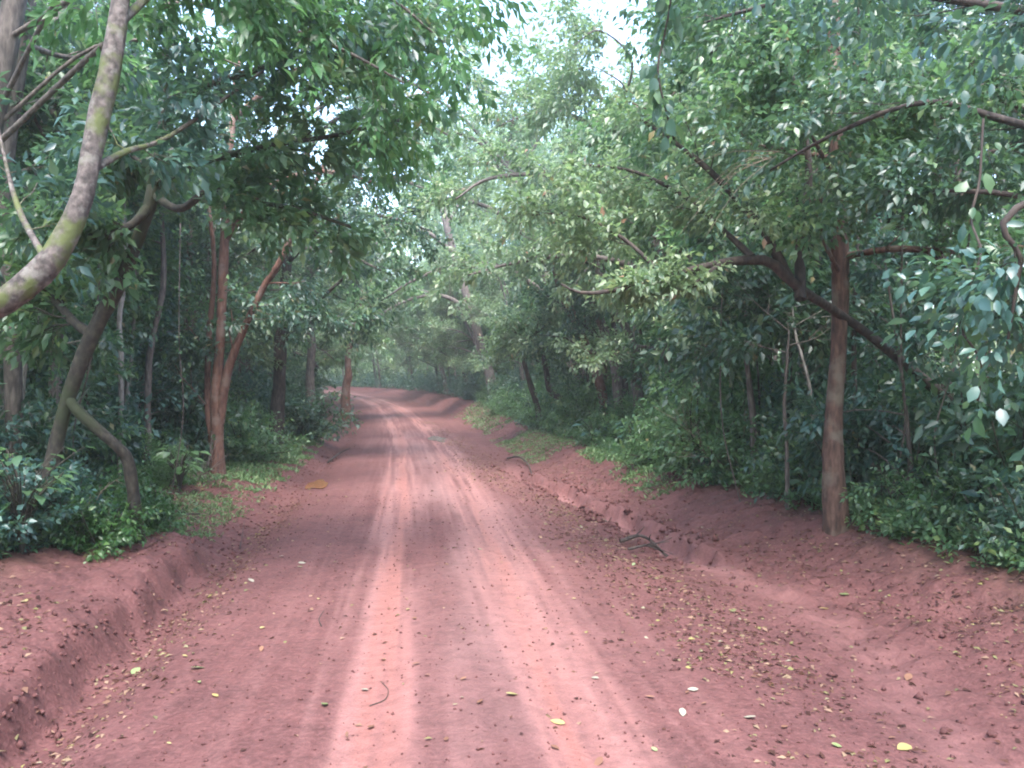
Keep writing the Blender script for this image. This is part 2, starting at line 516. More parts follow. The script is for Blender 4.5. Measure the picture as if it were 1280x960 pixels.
def gen_tree(name, seed, h, base, r, spread, n_limbs, lean=(0, 0), bias=.0, nsub=5, depth=1, k=14, leaf=.16, ratio=.46, slen=.45,
             bark='bark_dark', leafm='leaf_dark', droop=.35, up=(.2, .9), bare_top=False, wig=.1, tmpl=T2):
    """a tree in local space, base at the origin, +X is the side its crown leans to"""
    rng = np.random.default_rng(seed)
    n = 10
    zs = np.linspace(-.25, h, n)
    ph = rng.uniform(0, 6.28, 2)
    tt = np.clip(zs / h, 0, 1)
    px = lean[0] * tt ** 1.5 + wig * h * .15 * np.sin(tt * 5 + ph[0]) * tt
    py = lean[1] * tt ** 1.5 + wig * h * .15 * np.sin(tt * 4 + ph[1]) * tt
    tr = smooth_path(np.stack([px, py, zs], 1), 16)
    rad = r * (1 - .8 * np.linspace(0, 1, 16)) * (1 + .55 * np.exp(-np.linspace(0, 16, 16) * .9))
    wood = Geo(); V, Fc = tube(tr, rad, 8, rng, .05); wood.add(V, Fc)
    tips, dirs = [], []
    for j in range(n_limbs):
        f = (base / h) + (1 - base / h) * (j + rng.random() * .8) / n_limbs
        i = min(int(f * 15), 14)
        a = rng.uniform(-math.pi, math.pi)
        if rng.random() < bias: a = rng.normal(0, .7)
        el = rng.uniform(*up)
        d = np.array([math.cos(a) * math.cos(el), math.sin(a) * math.cos(el), math.sin(el)])
        L = spread * rng.uniform(.7, 1.15) * (1 - .45 * max(0, f - .45) / .55)
        q = limb_path(rng, tr[i], d, L, 7, .15, -.02)
        rl = rad[i] * .5
        V, Fc = tube(q, np.linspace(rl, rl * .3, 7), 5); wood.add(V, Fc)
        branch_out(rng, wood, q, rl * .45, L * .45, depth, tips, dirs, nsub)
    branch_out(rng, wood, tr[11:], rad[12] * .5, spread * .4, depth, tips, dirs, 4, .6, .06, 4, .1)
    V, Fc, t = spray(rng, np.array(tips), np.array(dirs), k, slen, leaf, ratio, droop, tmpl)
    root = empty(name, (0, 0, 0))
    link('trunk', wood.mesh(name + '_trunk', M[bark], True), root)
    crown = mesh_np(name + '_crown', V, Fc, M[leafm], {'tint': t})
    link('crown', crown, root)
    return root


def gen_bush(name, seed, h, r, stems, k=16, leaf=.14, ratio=.5, slen=.35, leafm='leaf_dark', bark='bark_green', droop=.3, nsub=5, tmpl=T2):
    rng = np.random.default_rng(seed)
    wood = Geo(); tips, dirs = [], []
    for j in range(stems):
        a = rng.uniform(-math.pi, math.pi); el = rng.uniform(.35, 1.45)
        d = np.array([math.cos(a) * math.cos(el), math.sin(a) * math.cos(el), math.sin(el)])
        L = (h * math.sin(el) + r * math.cos(el)) * rng.uniform(.7, 1.1)
        q = limb_path(rng, (rng.normal(0, .12 * r), rng.normal(0, .12 * r), -.1), d, L, 6, .12, .02)
        V, Fc = tube(q, np.linspace(.022, .008, 6), 4); wood.add(V, Fc)
        branch_out(rng, wood, q, .009, L * .4, 0, tips, dirs, nsub, .7, .05, 3, .12)
    V, Fc, t = spray(rng, np.array(tips), np.array(dirs), k, slen, leaf, ratio, droop, tmpl)
    keep_z = V[:, 2].reshape(-1, len(tmpl[0])).min(1) > -.05
    root = empty(name, (0, 0, 0))
    link('stems', wood.mesh(name + '_stems', M[bark], True), root)
    nv = len(tmpl[0]); nf = len(tmpl[1])
    V = V.reshape(-1, nv, 3)[keep_z].reshape(-1, 3); t = t.reshape(-1, nv)[keep_z].ravel()
    nl = int(keep_z.sum())
    Fc = (tmpl[1][None] + (np.arange(nl) * nv)[:, None, None]).reshape(-1, 3)
    link('foliage', mesh_np(name + '_foliage', V, Fc, M[leafm], {'tint': t}), root)
    return root


def hero(name, seed, trunk, rad, limbs, label, bark, leafm, nsub=5, sub_len=.9, depth=1, k=12, leaf=.14, ratio=.48, slen=.4, droop=.4, tmpl=T4,
         sides=10, group=None, flat=.6, extra=None, cat='tree', t0=.25, leaf_on=None):
    """a tree with a traced trunk and limbs given in world space; base = first trunk point. Each limb is a part of its own"""
    rng = np.random.default_rng(seed)
    b = np.array(trunk[0], float)
    root = empty(name, b); tag(root, label, cat, group)
    tp = smooth_path(np.array(trunk) - b, 26)
    rr = np.interp(np.linspace(0, 1, 26), np.linspace(0, 1, len(rad)), rad)
    wob = 1 + .08 * np.sin(np.linspace(0, 17, 26) + seed)
    V, Fc = tube(tp, rr * wob, sides, rng, .035)
    g = Geo(); g.add(V, Fc); link('trunk', g.mesh(name + '_trunk', M[bark], True), root)
    tips, dirs = [], []
    tw = Geo()
    for li, lm in enumerate(limbs):
        pts, r0, r1 = lm[0], lm[1], lm[2]
        leafy = lm[3] if len(lm) > 3 else 1.0
        q = smooth_path(np.array(pts) - b, max(8, 4 * len(pts)))
        V, Fc = tube(q, np.linspace(r0, r1, len(q)) * (1 + .07 * np.sin(np.linspace(0, 11, len(q)) + li)), 7, rng, .04)
        g = Geo(); g.add(V, Fc); link('limb', g.mesh(name + '_limb', M[bark], True), root)
        if leafy > 0:
            branch_out(rng, tw, q, max(r1 * .7, .008), sub_len * leafy, depth, tips, dirs, nsub, flat, .04, 4, t0)
    if tips:
        tips = np.array(tips); dirs = np.array(dirs)
        V, Fc, t = spray(rng, tips, dirs, k, slen, leaf, ratio, droop, tmpl)
        link('crown', mesh_np(name + '_crown', V, Fc, M[leafm], {'tint': t}), root)
        link('twigs', tw.mesh(name + '_twigs', M[bark], True), root)
    return root


def gz(x, y): return float(H(np.array([x]), np.array([y]))[0])
def G(px, d, sink=.1):
    x = (px - 640) / F * d
    return np.array([x, d, gz(x, d) - sink])


# ------------------------------------------------------------------ hero trees, left side
# mossy leaning trunk that crosses the upper left corner
hero('mossy_tree', 1,
     [G(-330, 6.6), P(-190, 520, 6.6), P(-60, 415, 6.6), P(15, 372, 6.6), P(70, 320, 6.7), P(103, 250, 6.8), P(118, 180, 6.9), P(138, 90, 7.0), P(152, 0, 7.1), P(170, -180, 7.4)],
     [.15, .135, .115, .105, .10, .095, .09, .085, .08, .07],
     [([P(112, 215, 6.8), P(160, 190, 7.3), P(215, 170, 8), P(330, 90, 8.8)], .035, .015, .5),
      ([P(150, 30, 7.1), P(230, -30, 7.8), P(330, -10, 8.6), P(430, 40, 9.2)], .04, .015),
      ([P(160, -60, 7.2), P(60, -120, 8), P(-40, -60, 9)], .035, .012),
      ([P(60, 330, 6.7), P(20, 250, 7.6), P(-10, 120, 8.2)], .035, .012, .8)],
     'thick mossy trunk leaning in from the upper left corner', 'bark_moss', 'leaf_blue', leaf=.125, k=19, sub_len=1.1)
# dark crooked tree behind it
hero('crooked_tree', 2,
     [G(50, 9.6), P(70, 560, 9.6), P(92, 480, 9.5), P(118, 415, 9.5), P(155, 345, 9.5), P(182, 275, 9.5), P(192, 240, 9.5), P(200, 190, 9.6), P(206, 120, 9.8), P(215, 0, 10)],
     [.12, .09, .085, .082, .08, .078, .08, .055, .045, .03],
     [([G(176, 10), P(162, 585, 9.8), P(150, 562, 9.7), P(125, 540, 9.6), P(95, 512, 9.5), P(86, 495, 9.5)], .075, .06, 0),
      ([P(118, 420, 9.5), P(95, 405, 9.6), P(70, 378, 9.8), P(35, 350, 10.2)], .07, .03, .7),
      ([P(188, 258, 9.5), P(165, 282, 9.3), P(130, 297, 9.2), P(80, 290, 9.4), P(20, 292, 9.8)], .06, .03, .35),
      ([P(192, 245, 9.5), P(225, 262, 9.3), P(262, 240, 9.2), P(300, 252, 9.2), P(370, 262, 9.4), P(440, 285, 9.8)], .055, .02, .45),
      ([P(192, 232, 9.5), P(250, 205, 9.2), P(330, 185, 9.2), P(420, 170, 9.6), P(505, 150, 10)], .05, .018, .7),
      ([P(205, 130, 9.8), P(300, 95, 9.4), P(400, 70, 9.6), P(510, 85, 10.2)], .05, .018, 1.2),
      ([P(215, 0, 10), P(320, -40, 9.8), P(430, -20, 10), P(540, 30, 10.6)], .04, .015, 1.2),
      ([P(196, 215, 9.5), P(160, 195, 10), P(130, 200, 10.4)], .04, .015, .4)],
     'dark crooked tree with twisted limbs behind the mossy leaning trunk', 'bark_green', 'leaf_mid', leaf=.14, k=18, sub_len=1.15, nsub=6)
# reddish forked tree
hero('forked_tree', 3,
     [G(272, 18), P(272, 540, 18), P(272, 480, 18), P(276, 420, 18), P(280, 330, 18), P(285, 230, 18), P(300, 60, 18.5)],
     [.2, .14, .12, .105, .1, .09, .06],
     [([P(275, 530, 18), P(284, 470, 17.9), P(302, 420, 17.8), P(330, 360, 17.7), P(352, 325, 17.5), P(380, 260, 17.4), P(420, 180, 17.5)], .105, .045),
      ([P(268, 560, 18.1), P(260, 500, 18.3), P(262, 420, 18.4), P(268, 320, 18.5), P(250, 180, 18.6)], .095, .04),
      ([P(282, 300, 18), P(330, 240, 17.2), P(400, 215, 16.8), P(470, 230, 16.6)], .08, .03),
      ([P(292, 150, 18.3), P(370, 90, 17.6), P(460, 80, 17.4), P(540, 120, 17.2)], .08, .03),
      ([P(275, 440, 18), P(262, 436, 18.3), P(215, 436, 18.8), P(195, 440, 19)], .03, .015, .3)],
     'reddish forked tree on the left verge with three joined stems', 'bark_red', 'leaf_dark', leaf=.13, k=20, sub_len=1.5, nsub=6)
hero('dark_tree', 4,
     [G(345, 25), P(346, 540, 25), P(350, 470, 25), P(352, 400, 25), P(360, 320, 25), P(370, 150, 25)],
     [.28, .22, .2, .18, .16, .1],
     [([P(352, 430, 25), P(372, 405, 24.6), P(395, 380, 24.2), P(440, 340, 23.6)], .11, .04),
      ([P(358, 330, 25), P(410, 280, 24), P(470, 270, 23.5), P(540, 290, 23)], .1, .03),
      ([P(366, 220, 25), P(420, 150, 24), P(500, 130, 23.5)], .1, .03),
      ([P(353, 400, 25), P(400, 395, 24), P(440, 410, 23.4)], .06, .02, .7)],
     'dark straight tree behind the small bush right of the forked tree', 'bark_dark', 'leaf_dark', leaf=.15, k=20, sub_len=1.5, nsub=6)
# ------------------------------------------------------------------ hero trees, right side
hero('brown_tree', 5,
     [G(1046, 10.55), P(1042, 600, 10.5), P(1041, 540, 10.5), P(1048, 430, 10.5), P(1050, 340, 10.5), P(1046, 230, 10.5), P(1042, 120, 10.5), P(1040, 20, 10.5), P(1035, -160, 10.3)],
     [.2, .14, .118, .108, .104, .1, .092, .08, .06],
     [([P(1045, 200, 10.5), P(990, 190, 10.6), P(930, 180, 11), P(860, 160, 11.4), P(790, 130, 11.8)], .035, .012, .8),
      ([P(1041, 80, 10.5), P(960, 40, 10.6), P(900, 60, 11), P(850, 90, 11.6)], .05, .015, 1.1),
      ([P(1040, 0, 10.5), P(980, -40, 10), P(920, -20, 10), P(860, 20, 10.5)], .05, .015, 1.1),
      ([P(1050, 322, 10.5), P(1120, 312, 10), P(1200, 316, 9.8), P(1290, 308, 9.7)], .05, .025, .8),
      ([P(1049, 345, 10.5), P(1022, 270, 9.6), P(1062, 190, 9.3)], .03, .01, .8),
      ([P(1045, 190, 10.5), P(1082, 110, 9.5), P(1034, 50, 9.2)], .03, .01, .9),
      ([P(1046, 230, 10.5), P(1000, 150, 9.6), P(960, 120, 9.4)], .03, .01, .9),
      ([P(1043, 140, 10.5), P(1110, 150, 9.6), P(1200, 120, 9), P(1290, 140, 8.6)], .05, .02, 1)],
     'stout brown trunk standing at the edge of the right bank', 'bark_brown', 'leaf_mid', leaf=.115, k=20, sub_len=1.15, nsub=6)
hero('arching_tree', 6,
     [G(1235, 11), P(1200, 520, 10.9), P(1160, 482, 10.8), P(1112, 440, 10.7), P(1062, 402, 10.5), P(1015, 372, 10.1), P(985, 350, 9.79), P(962, 328, 9.72), P(930, 326, 9.65), P(890, 332, 9.50), P(850, 342, 9.36), P(800, 356, 9.29), P(755, 366, 9.22), P(722, 366, 9.22), P(702, 356, 9.22)],
     [.09, .075, .07, .066, .064, .062, .06, .057, .06, .05, .042, .032, .024, .018, .014],
     [([P(900, 331, 9.50), P(860, 360, 9.36), P(820, 350, 9.29), P(770, 362, 9.29)], .035, .015, .12),
      ([P(985, 350, 9.79), P(960, 300, 9.79), P(930, 260, 9.79), P(870, 200, 9.72), P(800, 150, 9.72)], .07, .02, 1),
      ([P(940, 322, 9.65), P(905, 290, 9.94), P(860, 250, 10.22), P(790, 215, 10.37), P(700, 205, 10.37)], .045, .015, 1.1),
      ([P(830, 346, 9.36), P(780, 300, 9.65), P(720, 270, 9.94), P(650, 270, 10.08)], .03, .012, .7),
      ([P(1000, 375, 9.86), P(1000, 300, 10.08), P(1010, 200, 10.22), P(980, 60, 10.44)], .08, .03, 1.1)],
     'dark bough arching out over the road from the right forest', 'bark_dark', 'leaf_pale', leaf=.095, k=21, sub_len=.8, nsub=6)


# trees that close the roof over the road
hero('arching_tree', 10,
     [G(905, 22), P(890, 520, 22), P(862, 430, 21.8), P(835, 350, 21.6), P(800, 250, 21.4), P(770, 140, 21.2)],
     [.26, .21, .19, .17, .14, .08],
     [([P(838, 360, 21.6), P(780, 330, 21), P(710, 320, 20.6), P(640, 330, 20.4), P(585, 345, 20.2)], .1, .025),
      ([P(815, 290, 21.5), P(750, 240, 21), P(680, 220, 20.6), P(610, 225, 20.4), P(570, 250, 20.4)], .1, .025),
      ([P(795, 230, 21.4), P(740, 160, 21.4), P(680, 140, 21.6), P(620, 160, 22)], .09, .025),
      ([P(775, 160, 21.2), P(740, 110, 21.4), P(700, 100, 21.8)], .05, .015, 1.2),
      ([P(772, 145, 21.2), P(790, 80, 20), P(750, 40, 19), P(715, 60, 18.6)], .04, .012, 1.0),
      ([P(772, 145, 21.2), P(780, 110, 20.5), P(745, 85, 20)], .04, .012, 1.1)],
     'pale leaved tree whose long boughs arch over the road beyond the brown trunk', 'bark_grey', 'leaf_pale', leaf=.15, k=23, sub_len=1.7, nsub=6, tmpl=T2, t0=.08)
hero('arching_tree', 11,
     [G(735, 33), P(728, 480, 33), P(708, 410, 32.6), P(680, 340, 32.3), P(650, 250, 32), P(630, 190, 32)],
     [.3, .25, .23, .2, .16, .1],
     [([P(695, 380, 32.4), P(640, 340, 31.6), P(580, 330, 31), P(520, 350, 30.6), P(480, 375, 30.4)], .12, .03),
      ([P(665, 300, 32.2), P(610, 260, 31.5), P(550, 250, 31), P(500, 270, 30.6)], .12, .03),
      ([P(645, 240, 32), P(600, 180, 32), P(545, 165, 32), P(500, 180, 32)], .1, .03),
      ([P(632, 200, 32), P(640, 140, 32), P(600, 110, 32)], .08, .03),
      ([P(655, 270, 32.2), P(700, 210, 31.6), P(740, 160, 31), P(770, 130, 30.6)], .1, .03),
      ([P(638, 215, 32), P(580, 150, 31), P(530, 120, 30.4), P(490, 130, 30)], .08, .03),
      ([P(640, 225, 32), P(680, 160, 31.6), P(660, 120, 31)], .08, .03)],
     'olive tree arching over the road above the grassy right verge', 'bark_grey', 'leaf_pale', leaf=.19, k=23, sub_len=2.5, nsub=6, tmpl=T2, t0=.08)
hero('arching_tree', 13,
     [G(190, 25.5), P(205, 500, 25.5), P(240, 400, 25.4), P(290, 310, 25.2), P(330, 220, 25), P(360, 140, 25)],
     [.28, .23, .2, .18, .15, .1],
     [([P(280, 330, 25.2), P(350, 310, 24.6), P(430, 320, 24.2), P(490, 345, 24)], .1, .03),
      ([P(315, 255, 25), P(390, 215, 24.6), P(460, 215, 24.2), P(540, 240, 24)], .1, .03),
      ([P(345, 180, 25), P(410, 130, 24.6), P(480, 130, 24.4), P(560, 170, 24.4)], .1, .03),
      ([P(360, 140, 25), P(430, 70, 25), P(510, 70, 25)], .08, .03)],
     'green tree arching over the road from the left behind the forked tree', 'bark_grey', 'leaf_mid', leaf=.18, k=17, sub_len=1.9, nsub=6, tmpl=T2)
hero('arching_tree', 12,
     [G(620, 47), P(612, 470, 47), P(598, 420, 46.6), P(580, 360, 46.3), P(560, 290, 46), P(545, 220, 46)],
     [.35, .3, .26, .24, .2, .12],
     [([P(590, 390, 46.4), P(550, 370, 45.6), P(500, 380, 45), P(455, 410, 44.6)], .14, .04),
      ([P(570, 320, 46.1), P(530, 290, 45.5), P(480, 300, 45), P(440, 330, 44.8)], .14, .04),
      ([P(550, 240, 46), P(510, 190, 46), P(460, 210, 46), P(420, 240, 46)], .12, .04),
      ([P(560, 280, 46), P(600, 220, 46.4), P(650, 200, 47)], .12, .04)],
     'tall light tree arching over the road just before the bend', 'bark_grey', 'leaf_light', leaf=.24, k=22, sub_len=3.2, nsub=6, tmpl=T2)


def stem_tree(seed, pts, rad, label, bark, leafm, name='slender_tree', top=None, k=12, leaf=.15, sub=1.2, d=None, group=None, nsub=5):
    t = [np.array(p) for p in pts]
    last = t[-1]
    rng = np.random.default_rng(seed)
    limbs = []
    for j in range(4):
        a = t[-1] + (t[-2] - t[-1]) * (j * .22)
        side = rng.normal(0, 1, 3); side[2] = abs(side[2]) * .4 + .2; side = nrm(side)
        L = sub * rng.uniform(1.0, 1.7)
        limbs.append(([a, a + side * L * .5, a + side * L + np.array([0, 0, rng.normal(.1, .2)])], rad[-1] * .7, rad[-1] * .3))
    return hero(name, seed, t, rad, limbs, label, bark, leafm, k=k, leaf=leaf, sub_len=sub * .75, nsub=nsub, sides=7, tmpl=T2, group=group)


SL = [
 # right
 (31, [G(984, 12), P(983, 560, 12), P(980, 510, 12), P(983, 455, 12), P(986, 415, 12)], [.036, .03, .026, .02, .012], 'thin pale grey stem rising from low plants left of the brown trunk', 'bark_grey', 'leaf_dark'),
 (32, [G(1012, 12.6), P(1015, 560, 12.6), P(1014, 500, 12.6), P(1003, 450, 12.6), P(994, 420, 12.7), P(990, 385, 12.8)], [.034, .03, .026, .024, .02, .012], 'thin pale stem with a kink close left of the brown trunk', 'bark_pale', 'leaf_dark'),
 (33, [G(940, 14.5), P(941, 530, 14.5), P(936, 480, 14.5), P(930, 400, 14.5), P(935, 280, 14.5)], [.07, .06, .055, .05, .03], 'slim grey stem left of the two thin pale stems', 'bark_grey', 'leaf_mid'),
 (34, [G(760, 27), P(752, 490, 27), P(735, 440, 27), P(718, 400, 27), P(700, 360, 27), P(680, 280, 27)], [.2, .17, .16, .15, .14, .08], 'leaning brown trunk above the big leaved plants on the right', 'bark_red', 'leaf_pale'),
 (35, [G(775, 25.5), P(770, 470, 25.5), P(757, 420, 25.5), P(738, 370, 25.5), P(720, 300, 25.5)], [.17, .15, .14, .13, .07], 'second leaning brown trunk, beside the leaning trunk above the big leaved plants', 'bark_grey', 'leaf_pale'),
 (36, [G(800, 24), P(792, 440, 24), P(770, 390, 24), P(750, 350, 24), P(738, 290, 24)], [.16, .14, .13, .12, .07], 'tilted grey trunk under the tip of the arching bough', 'bark_grey', 'leaf_mid'),
 (37, [G(722, 29), P(718, 515, 29), P(706, 500, 29), P(688, 490, 29), P(682, 460, 29), P(676, 440, 29), P(660, 425, 29)], [.15, .12, .11, .11, .1, .09, .06], 'dark snaking stem with an elbow bend over the grassy right verge', 'bark_dark', 'leaf_pale'),
 (38, [G(676, 30.5), P(672, 510, 30.5), P(662, 478, 30.5), P(655, 450, 30.5), P(648, 400, 30.5)], [.14, .12, .1, .09, .05], 'short dark stem beside the snaking stem on the grassy right verge', 'bark_dark', 'leaf_mid'),
 (39, [G(1186, 12.5), P(1182, 560, 12.5), P(1180, 440, 12.5), P(1176, 300, 12.5), P(1180, 120, 12.5)], [.17, .15, .14, .13, .1], 'dark straight trunk in the shade right of the brown trunk', 'bark_dark', 'leaf_dark'),
 (40, [G(1150, 15), P(1140, 540, 15), P(1130, 420, 15), P(1122, 300, 15), P(1110, 150, 15)], [.15, .13, .12, .11, .08], 'slightly tilted dark trunk behind the brown trunk', 'bark_dark', 'leaf_dark'),
 (41, [G(1250, 11.5), P(1245, 560, 11.5), P(1225, 400, 11.5), P(1200, 250, 11.5), P(1185, 100, 11.5)], [.1, .09, .08, .07, .05], 'thin dark trunk leaning left at the shady right edge', 'bark_dark', 'leaf_dark'),
 (42, [G(870, 17), P(866, 520, 17), P(872, 440, 17), P(868, 360, 17), P(850, 250, 17)], [.09, .08, .07, .06, .04], 'thin grey stem inside the bright bush on the right verge', 'bark_grey', 'leaf_light'),
 (43, [G(1090, 18), P(1088, 520, 18), P(1095, 400, 18), P(1100, 300, 18), P(1085, 150, 18)], [.16, .14, .13, .12, .08], 'grey trunk deep in the shade behind the brown trunk', 'bark_grey', 'leaf_dark'),
 # left
 (51, [G(236, 22), P(236, 460, 22), P(240, 420, 22), P(238, 330, 22), P(245, 200, 22)], [.13, .11, .11, .1, .07], 'grey trunk left of the forked tree', 'bark_grey', 'leaf_mid'),
 (52, [G(185, 17), P(186, 470, 17), P(192, 420, 17), P(205, 350, 17), P(200, 220, 17)], [.08, .07, .06, .06, .04], 'slim brown stem midway between the crooked tree and the forked tree', 'bark_grey', 'leaf_blue'),
 (53, [G(150, 15), P(152, 460, 15), P(150, 400, 15), P(158, 320, 15), P(150, 180, 15)], [.06, .05, .05, .04, .03], 'thin pale stem just right of the crooked tree', 'bark_pale', 'leaf_blue'),
 (54, [G(70, 13), P(70, 470, 13), P(78, 380, 13), P(88, 250, 13), P(60, 100, 13)], [.1, .09, .08, .07, .05], 'brown trunk behind the crooked tree', 'bark_grey', 'leaf_dark'),
 (55, [G(20, 11), P(15, 400, 11), P(5, 250, 11), P(20, 130, 11), P(40, 0, 11)], [.11, .1, .1, .09, .07], 'grey trunk at the left edge behind the mossy leaning trunk', 'bark_grey', 'leaf_blue'),
 (56, [G(390, 31), P(388, 470, 31), P(390, 430, 31), P(384, 380, 31), P(390, 300, 31)], [.2, .17, .16, .15, .1], 'brown trunk by the left dirt mound before the bend', 'bark_grey', 'leaf_dark'),
 (57, [G(432, 42), P(433, 485, 42), P(436, 470, 42), P(436, 440, 42), P(450, 380, 42)], [.3, .24, .2, .17, .1], 'reddish trunk on the left bank where the road bends', 'bark_red', 'leaf_mid'),
]
for s in SL:
    stem_tree(*s)

# ------------------------------------------------------------------ near overhanging things
hero('overhanging_tree', 7,
     [np.array([6.3, 4.6, gz(6.3, 4.6) - .1]), np.array([6.1, 4.5, 2.2]), np.array([5.7, 4.4, 4.2]), np.array([5.4, 4.4, 6.5])],
     [.2, .17, .14, .1],
     [([np.array([5.7, 4.4, 4.2]), np.array([4.6, 4.3, 4.6]), P(1260, -50, 4.3), P(1150, -60, 4.6), P(1060, -80, 5)], .035, .01, .9),
      ([np.array([5.9, 4.4, 3.4]), np.array([4.6, 4.2, 3.9]), P(1290, 250, 4.1), P(1275, 330, 4.1), P(1258, 430, 4.1)], .03, .006, .3),
      ([np.array([5.5, 4.4, 5.2]), np.array([4.2, 5, 5.8]), P(1080, -60, 5.6), P(960, -30, 6)], .05, .012, .9)],
     'overhanging tree whose big bluish leaves enter the upper right corner', 'bark_dark', 'leaf_blue', leaf=.075, ratio=.55, k=15, sub_len=.75, nsub=5, tmpl=T8)
hero('bank_tree', 8,
     [np.array([7.2, 7.8, gz(7.2, 7.8) - .1]), np.array([7.0, 7.8, 2.5]), np.array([6.7, 7.7, 5]), np.array([6.4, 7.6, 8])],
     [.22, .18, .15, .1],
     [([np.array([6.8, 7.7, 4.2]), P(1250, 150, 7.6), P(1150, 130, 7.8), P(1040, 170, 8.2), P(960, 215, 8.6)], .045, .012, 1),
      ([np.array([6.6, 7.7, 5.6]), P(1180, 0, 8), P(1060, -20, 8.4), P(950, 10, 9), P(880, 30, 9.4)], .055, .015, 1.1),
      ([np.array([6.9, 7.7, 3.6]), P(1290, 250, 7.4), P(1200, 240, 7.6), P(1110, 240, 8)], .035, .012, .5),
      ([np.array([7, 7.8, 2.8]), P(1320, 370, 7.4), P(1240, 380, 7.6), P(1190, 380, 8)], .03, .012, .3)],
     'leafy tree overhanging the right bank beyond the right edge', 'bark_dark', 'leaf_dark', leaf=.1, k=20, sub_len=.95, nsub=6, tmpl=T4)
hero('roadside_tree', 9,
     [np.array([-6.4, 9.2, gz(-6.4, 9.2) - .1]), np.array([-6.5, 9.4, 3]), np.array([-6.1, 9.6, 6]), np.array([-5.6, 9.8, 9])],
     [.2, .17, .14, .1],
     [([np.array([-6.2, 9.5, 5]), P(180, 20, 9), P(300, 20, 8.6), P(420, 60, 8.4), P(505, 105, 8.4)], .034, .012, 1),
      ([np.array([-6, 9.6, 6.4]), P(200, -60, 9), P(330, -50, 8.8), P(470, -10, 8.8), P(545, 45, 9)], .034, .012, 1.1),
      ([np.array([-6.1, 9.6, 5.6]), P(90, -20, 8.5), P(200, -30, 7.8), P(310, -10, 7.4)], .03, .012, .9),
      ([np.array([-6.1, 9.6, 5.4]), P(120, 60, 9.8), P(230, 60, 10.2), P(340, 100, 10.6)], .028, .012, 1.1)],
     'vivid green tree overhanging the road from the upper left', 'bark_grey', 'leaf_vivid', leaf=.14, ratio=.42, k=21, sub_len=1.15, nsub=6, tmpl=T4, droop=.6)


def vine(seed, top, length, label, leafm, leaf, dens, sway=.12):
    rng = np.random.default_rng(seed)
    root = empty('hanging_vine', top); tag(root, label, 'vine')
    pts = [np.zeros(3)]
    for k in range(8): pts.append(pts[-1] + np.array([rng.normal(0, sway), rng.normal(0, sway), -length / 8]))
    q = smooth_path(pts, 24); g = Geo(); g.add(*tube(q, np.full(24, .008), 4)); link('stem', g.mesh('vine_stem', M['bark_dark'], True), root)
    d = np.gradient(q, axis=0)
    V, Fc, t = spray(rng, q, d, dens, .22, leaf, .6, .6, T8, flat=.8)
    link('foliage', mesh_np('vine_foliage', V, Fc, M[leafm], {'tint': t}), root)


vine(61, P(838, -160, 6.2), 2.05, 'dark leafy vine hanging over the road at the top of the view', 'leaf_dark', .13, 5, .05)
vine(62, P(1228, 150, 4.6), 1.6, 'trailing vine with large pale leaves hanging before the dark right forest', 'leaf_mid', .09, 2, .06)

# dead straw coloured twigs streaking down in front of the right canopy
def dead_spray():
    rng = np.random.default_rng(63)
    a = P(975, 190, 8.2)
    root = empty('dead_branch', a); tag(root, 'bare straw coloured dead twigs drooping in front of the right canopy', 'dead branch')
    for k in range(9):
        e = P(845 + rng.normal(0, 26), 268 + rng.normal(0, 22), 8.2 + rng.normal(0, .3)) - a
        m = e * .5 + np.array([0, 0, .12 + rng.normal(0, .05)])
        q = smooth_path([e * rng.uniform(0, .25), m, e * rng.uniform(.8, 1.1)], 9)
        g = Geo(); g.add(*tube(q, np.linspace(.0035, .0015, 9), 3)); link('twig', g.mesh('dead_twig', M['bark_dry']), root)
dead_spray()

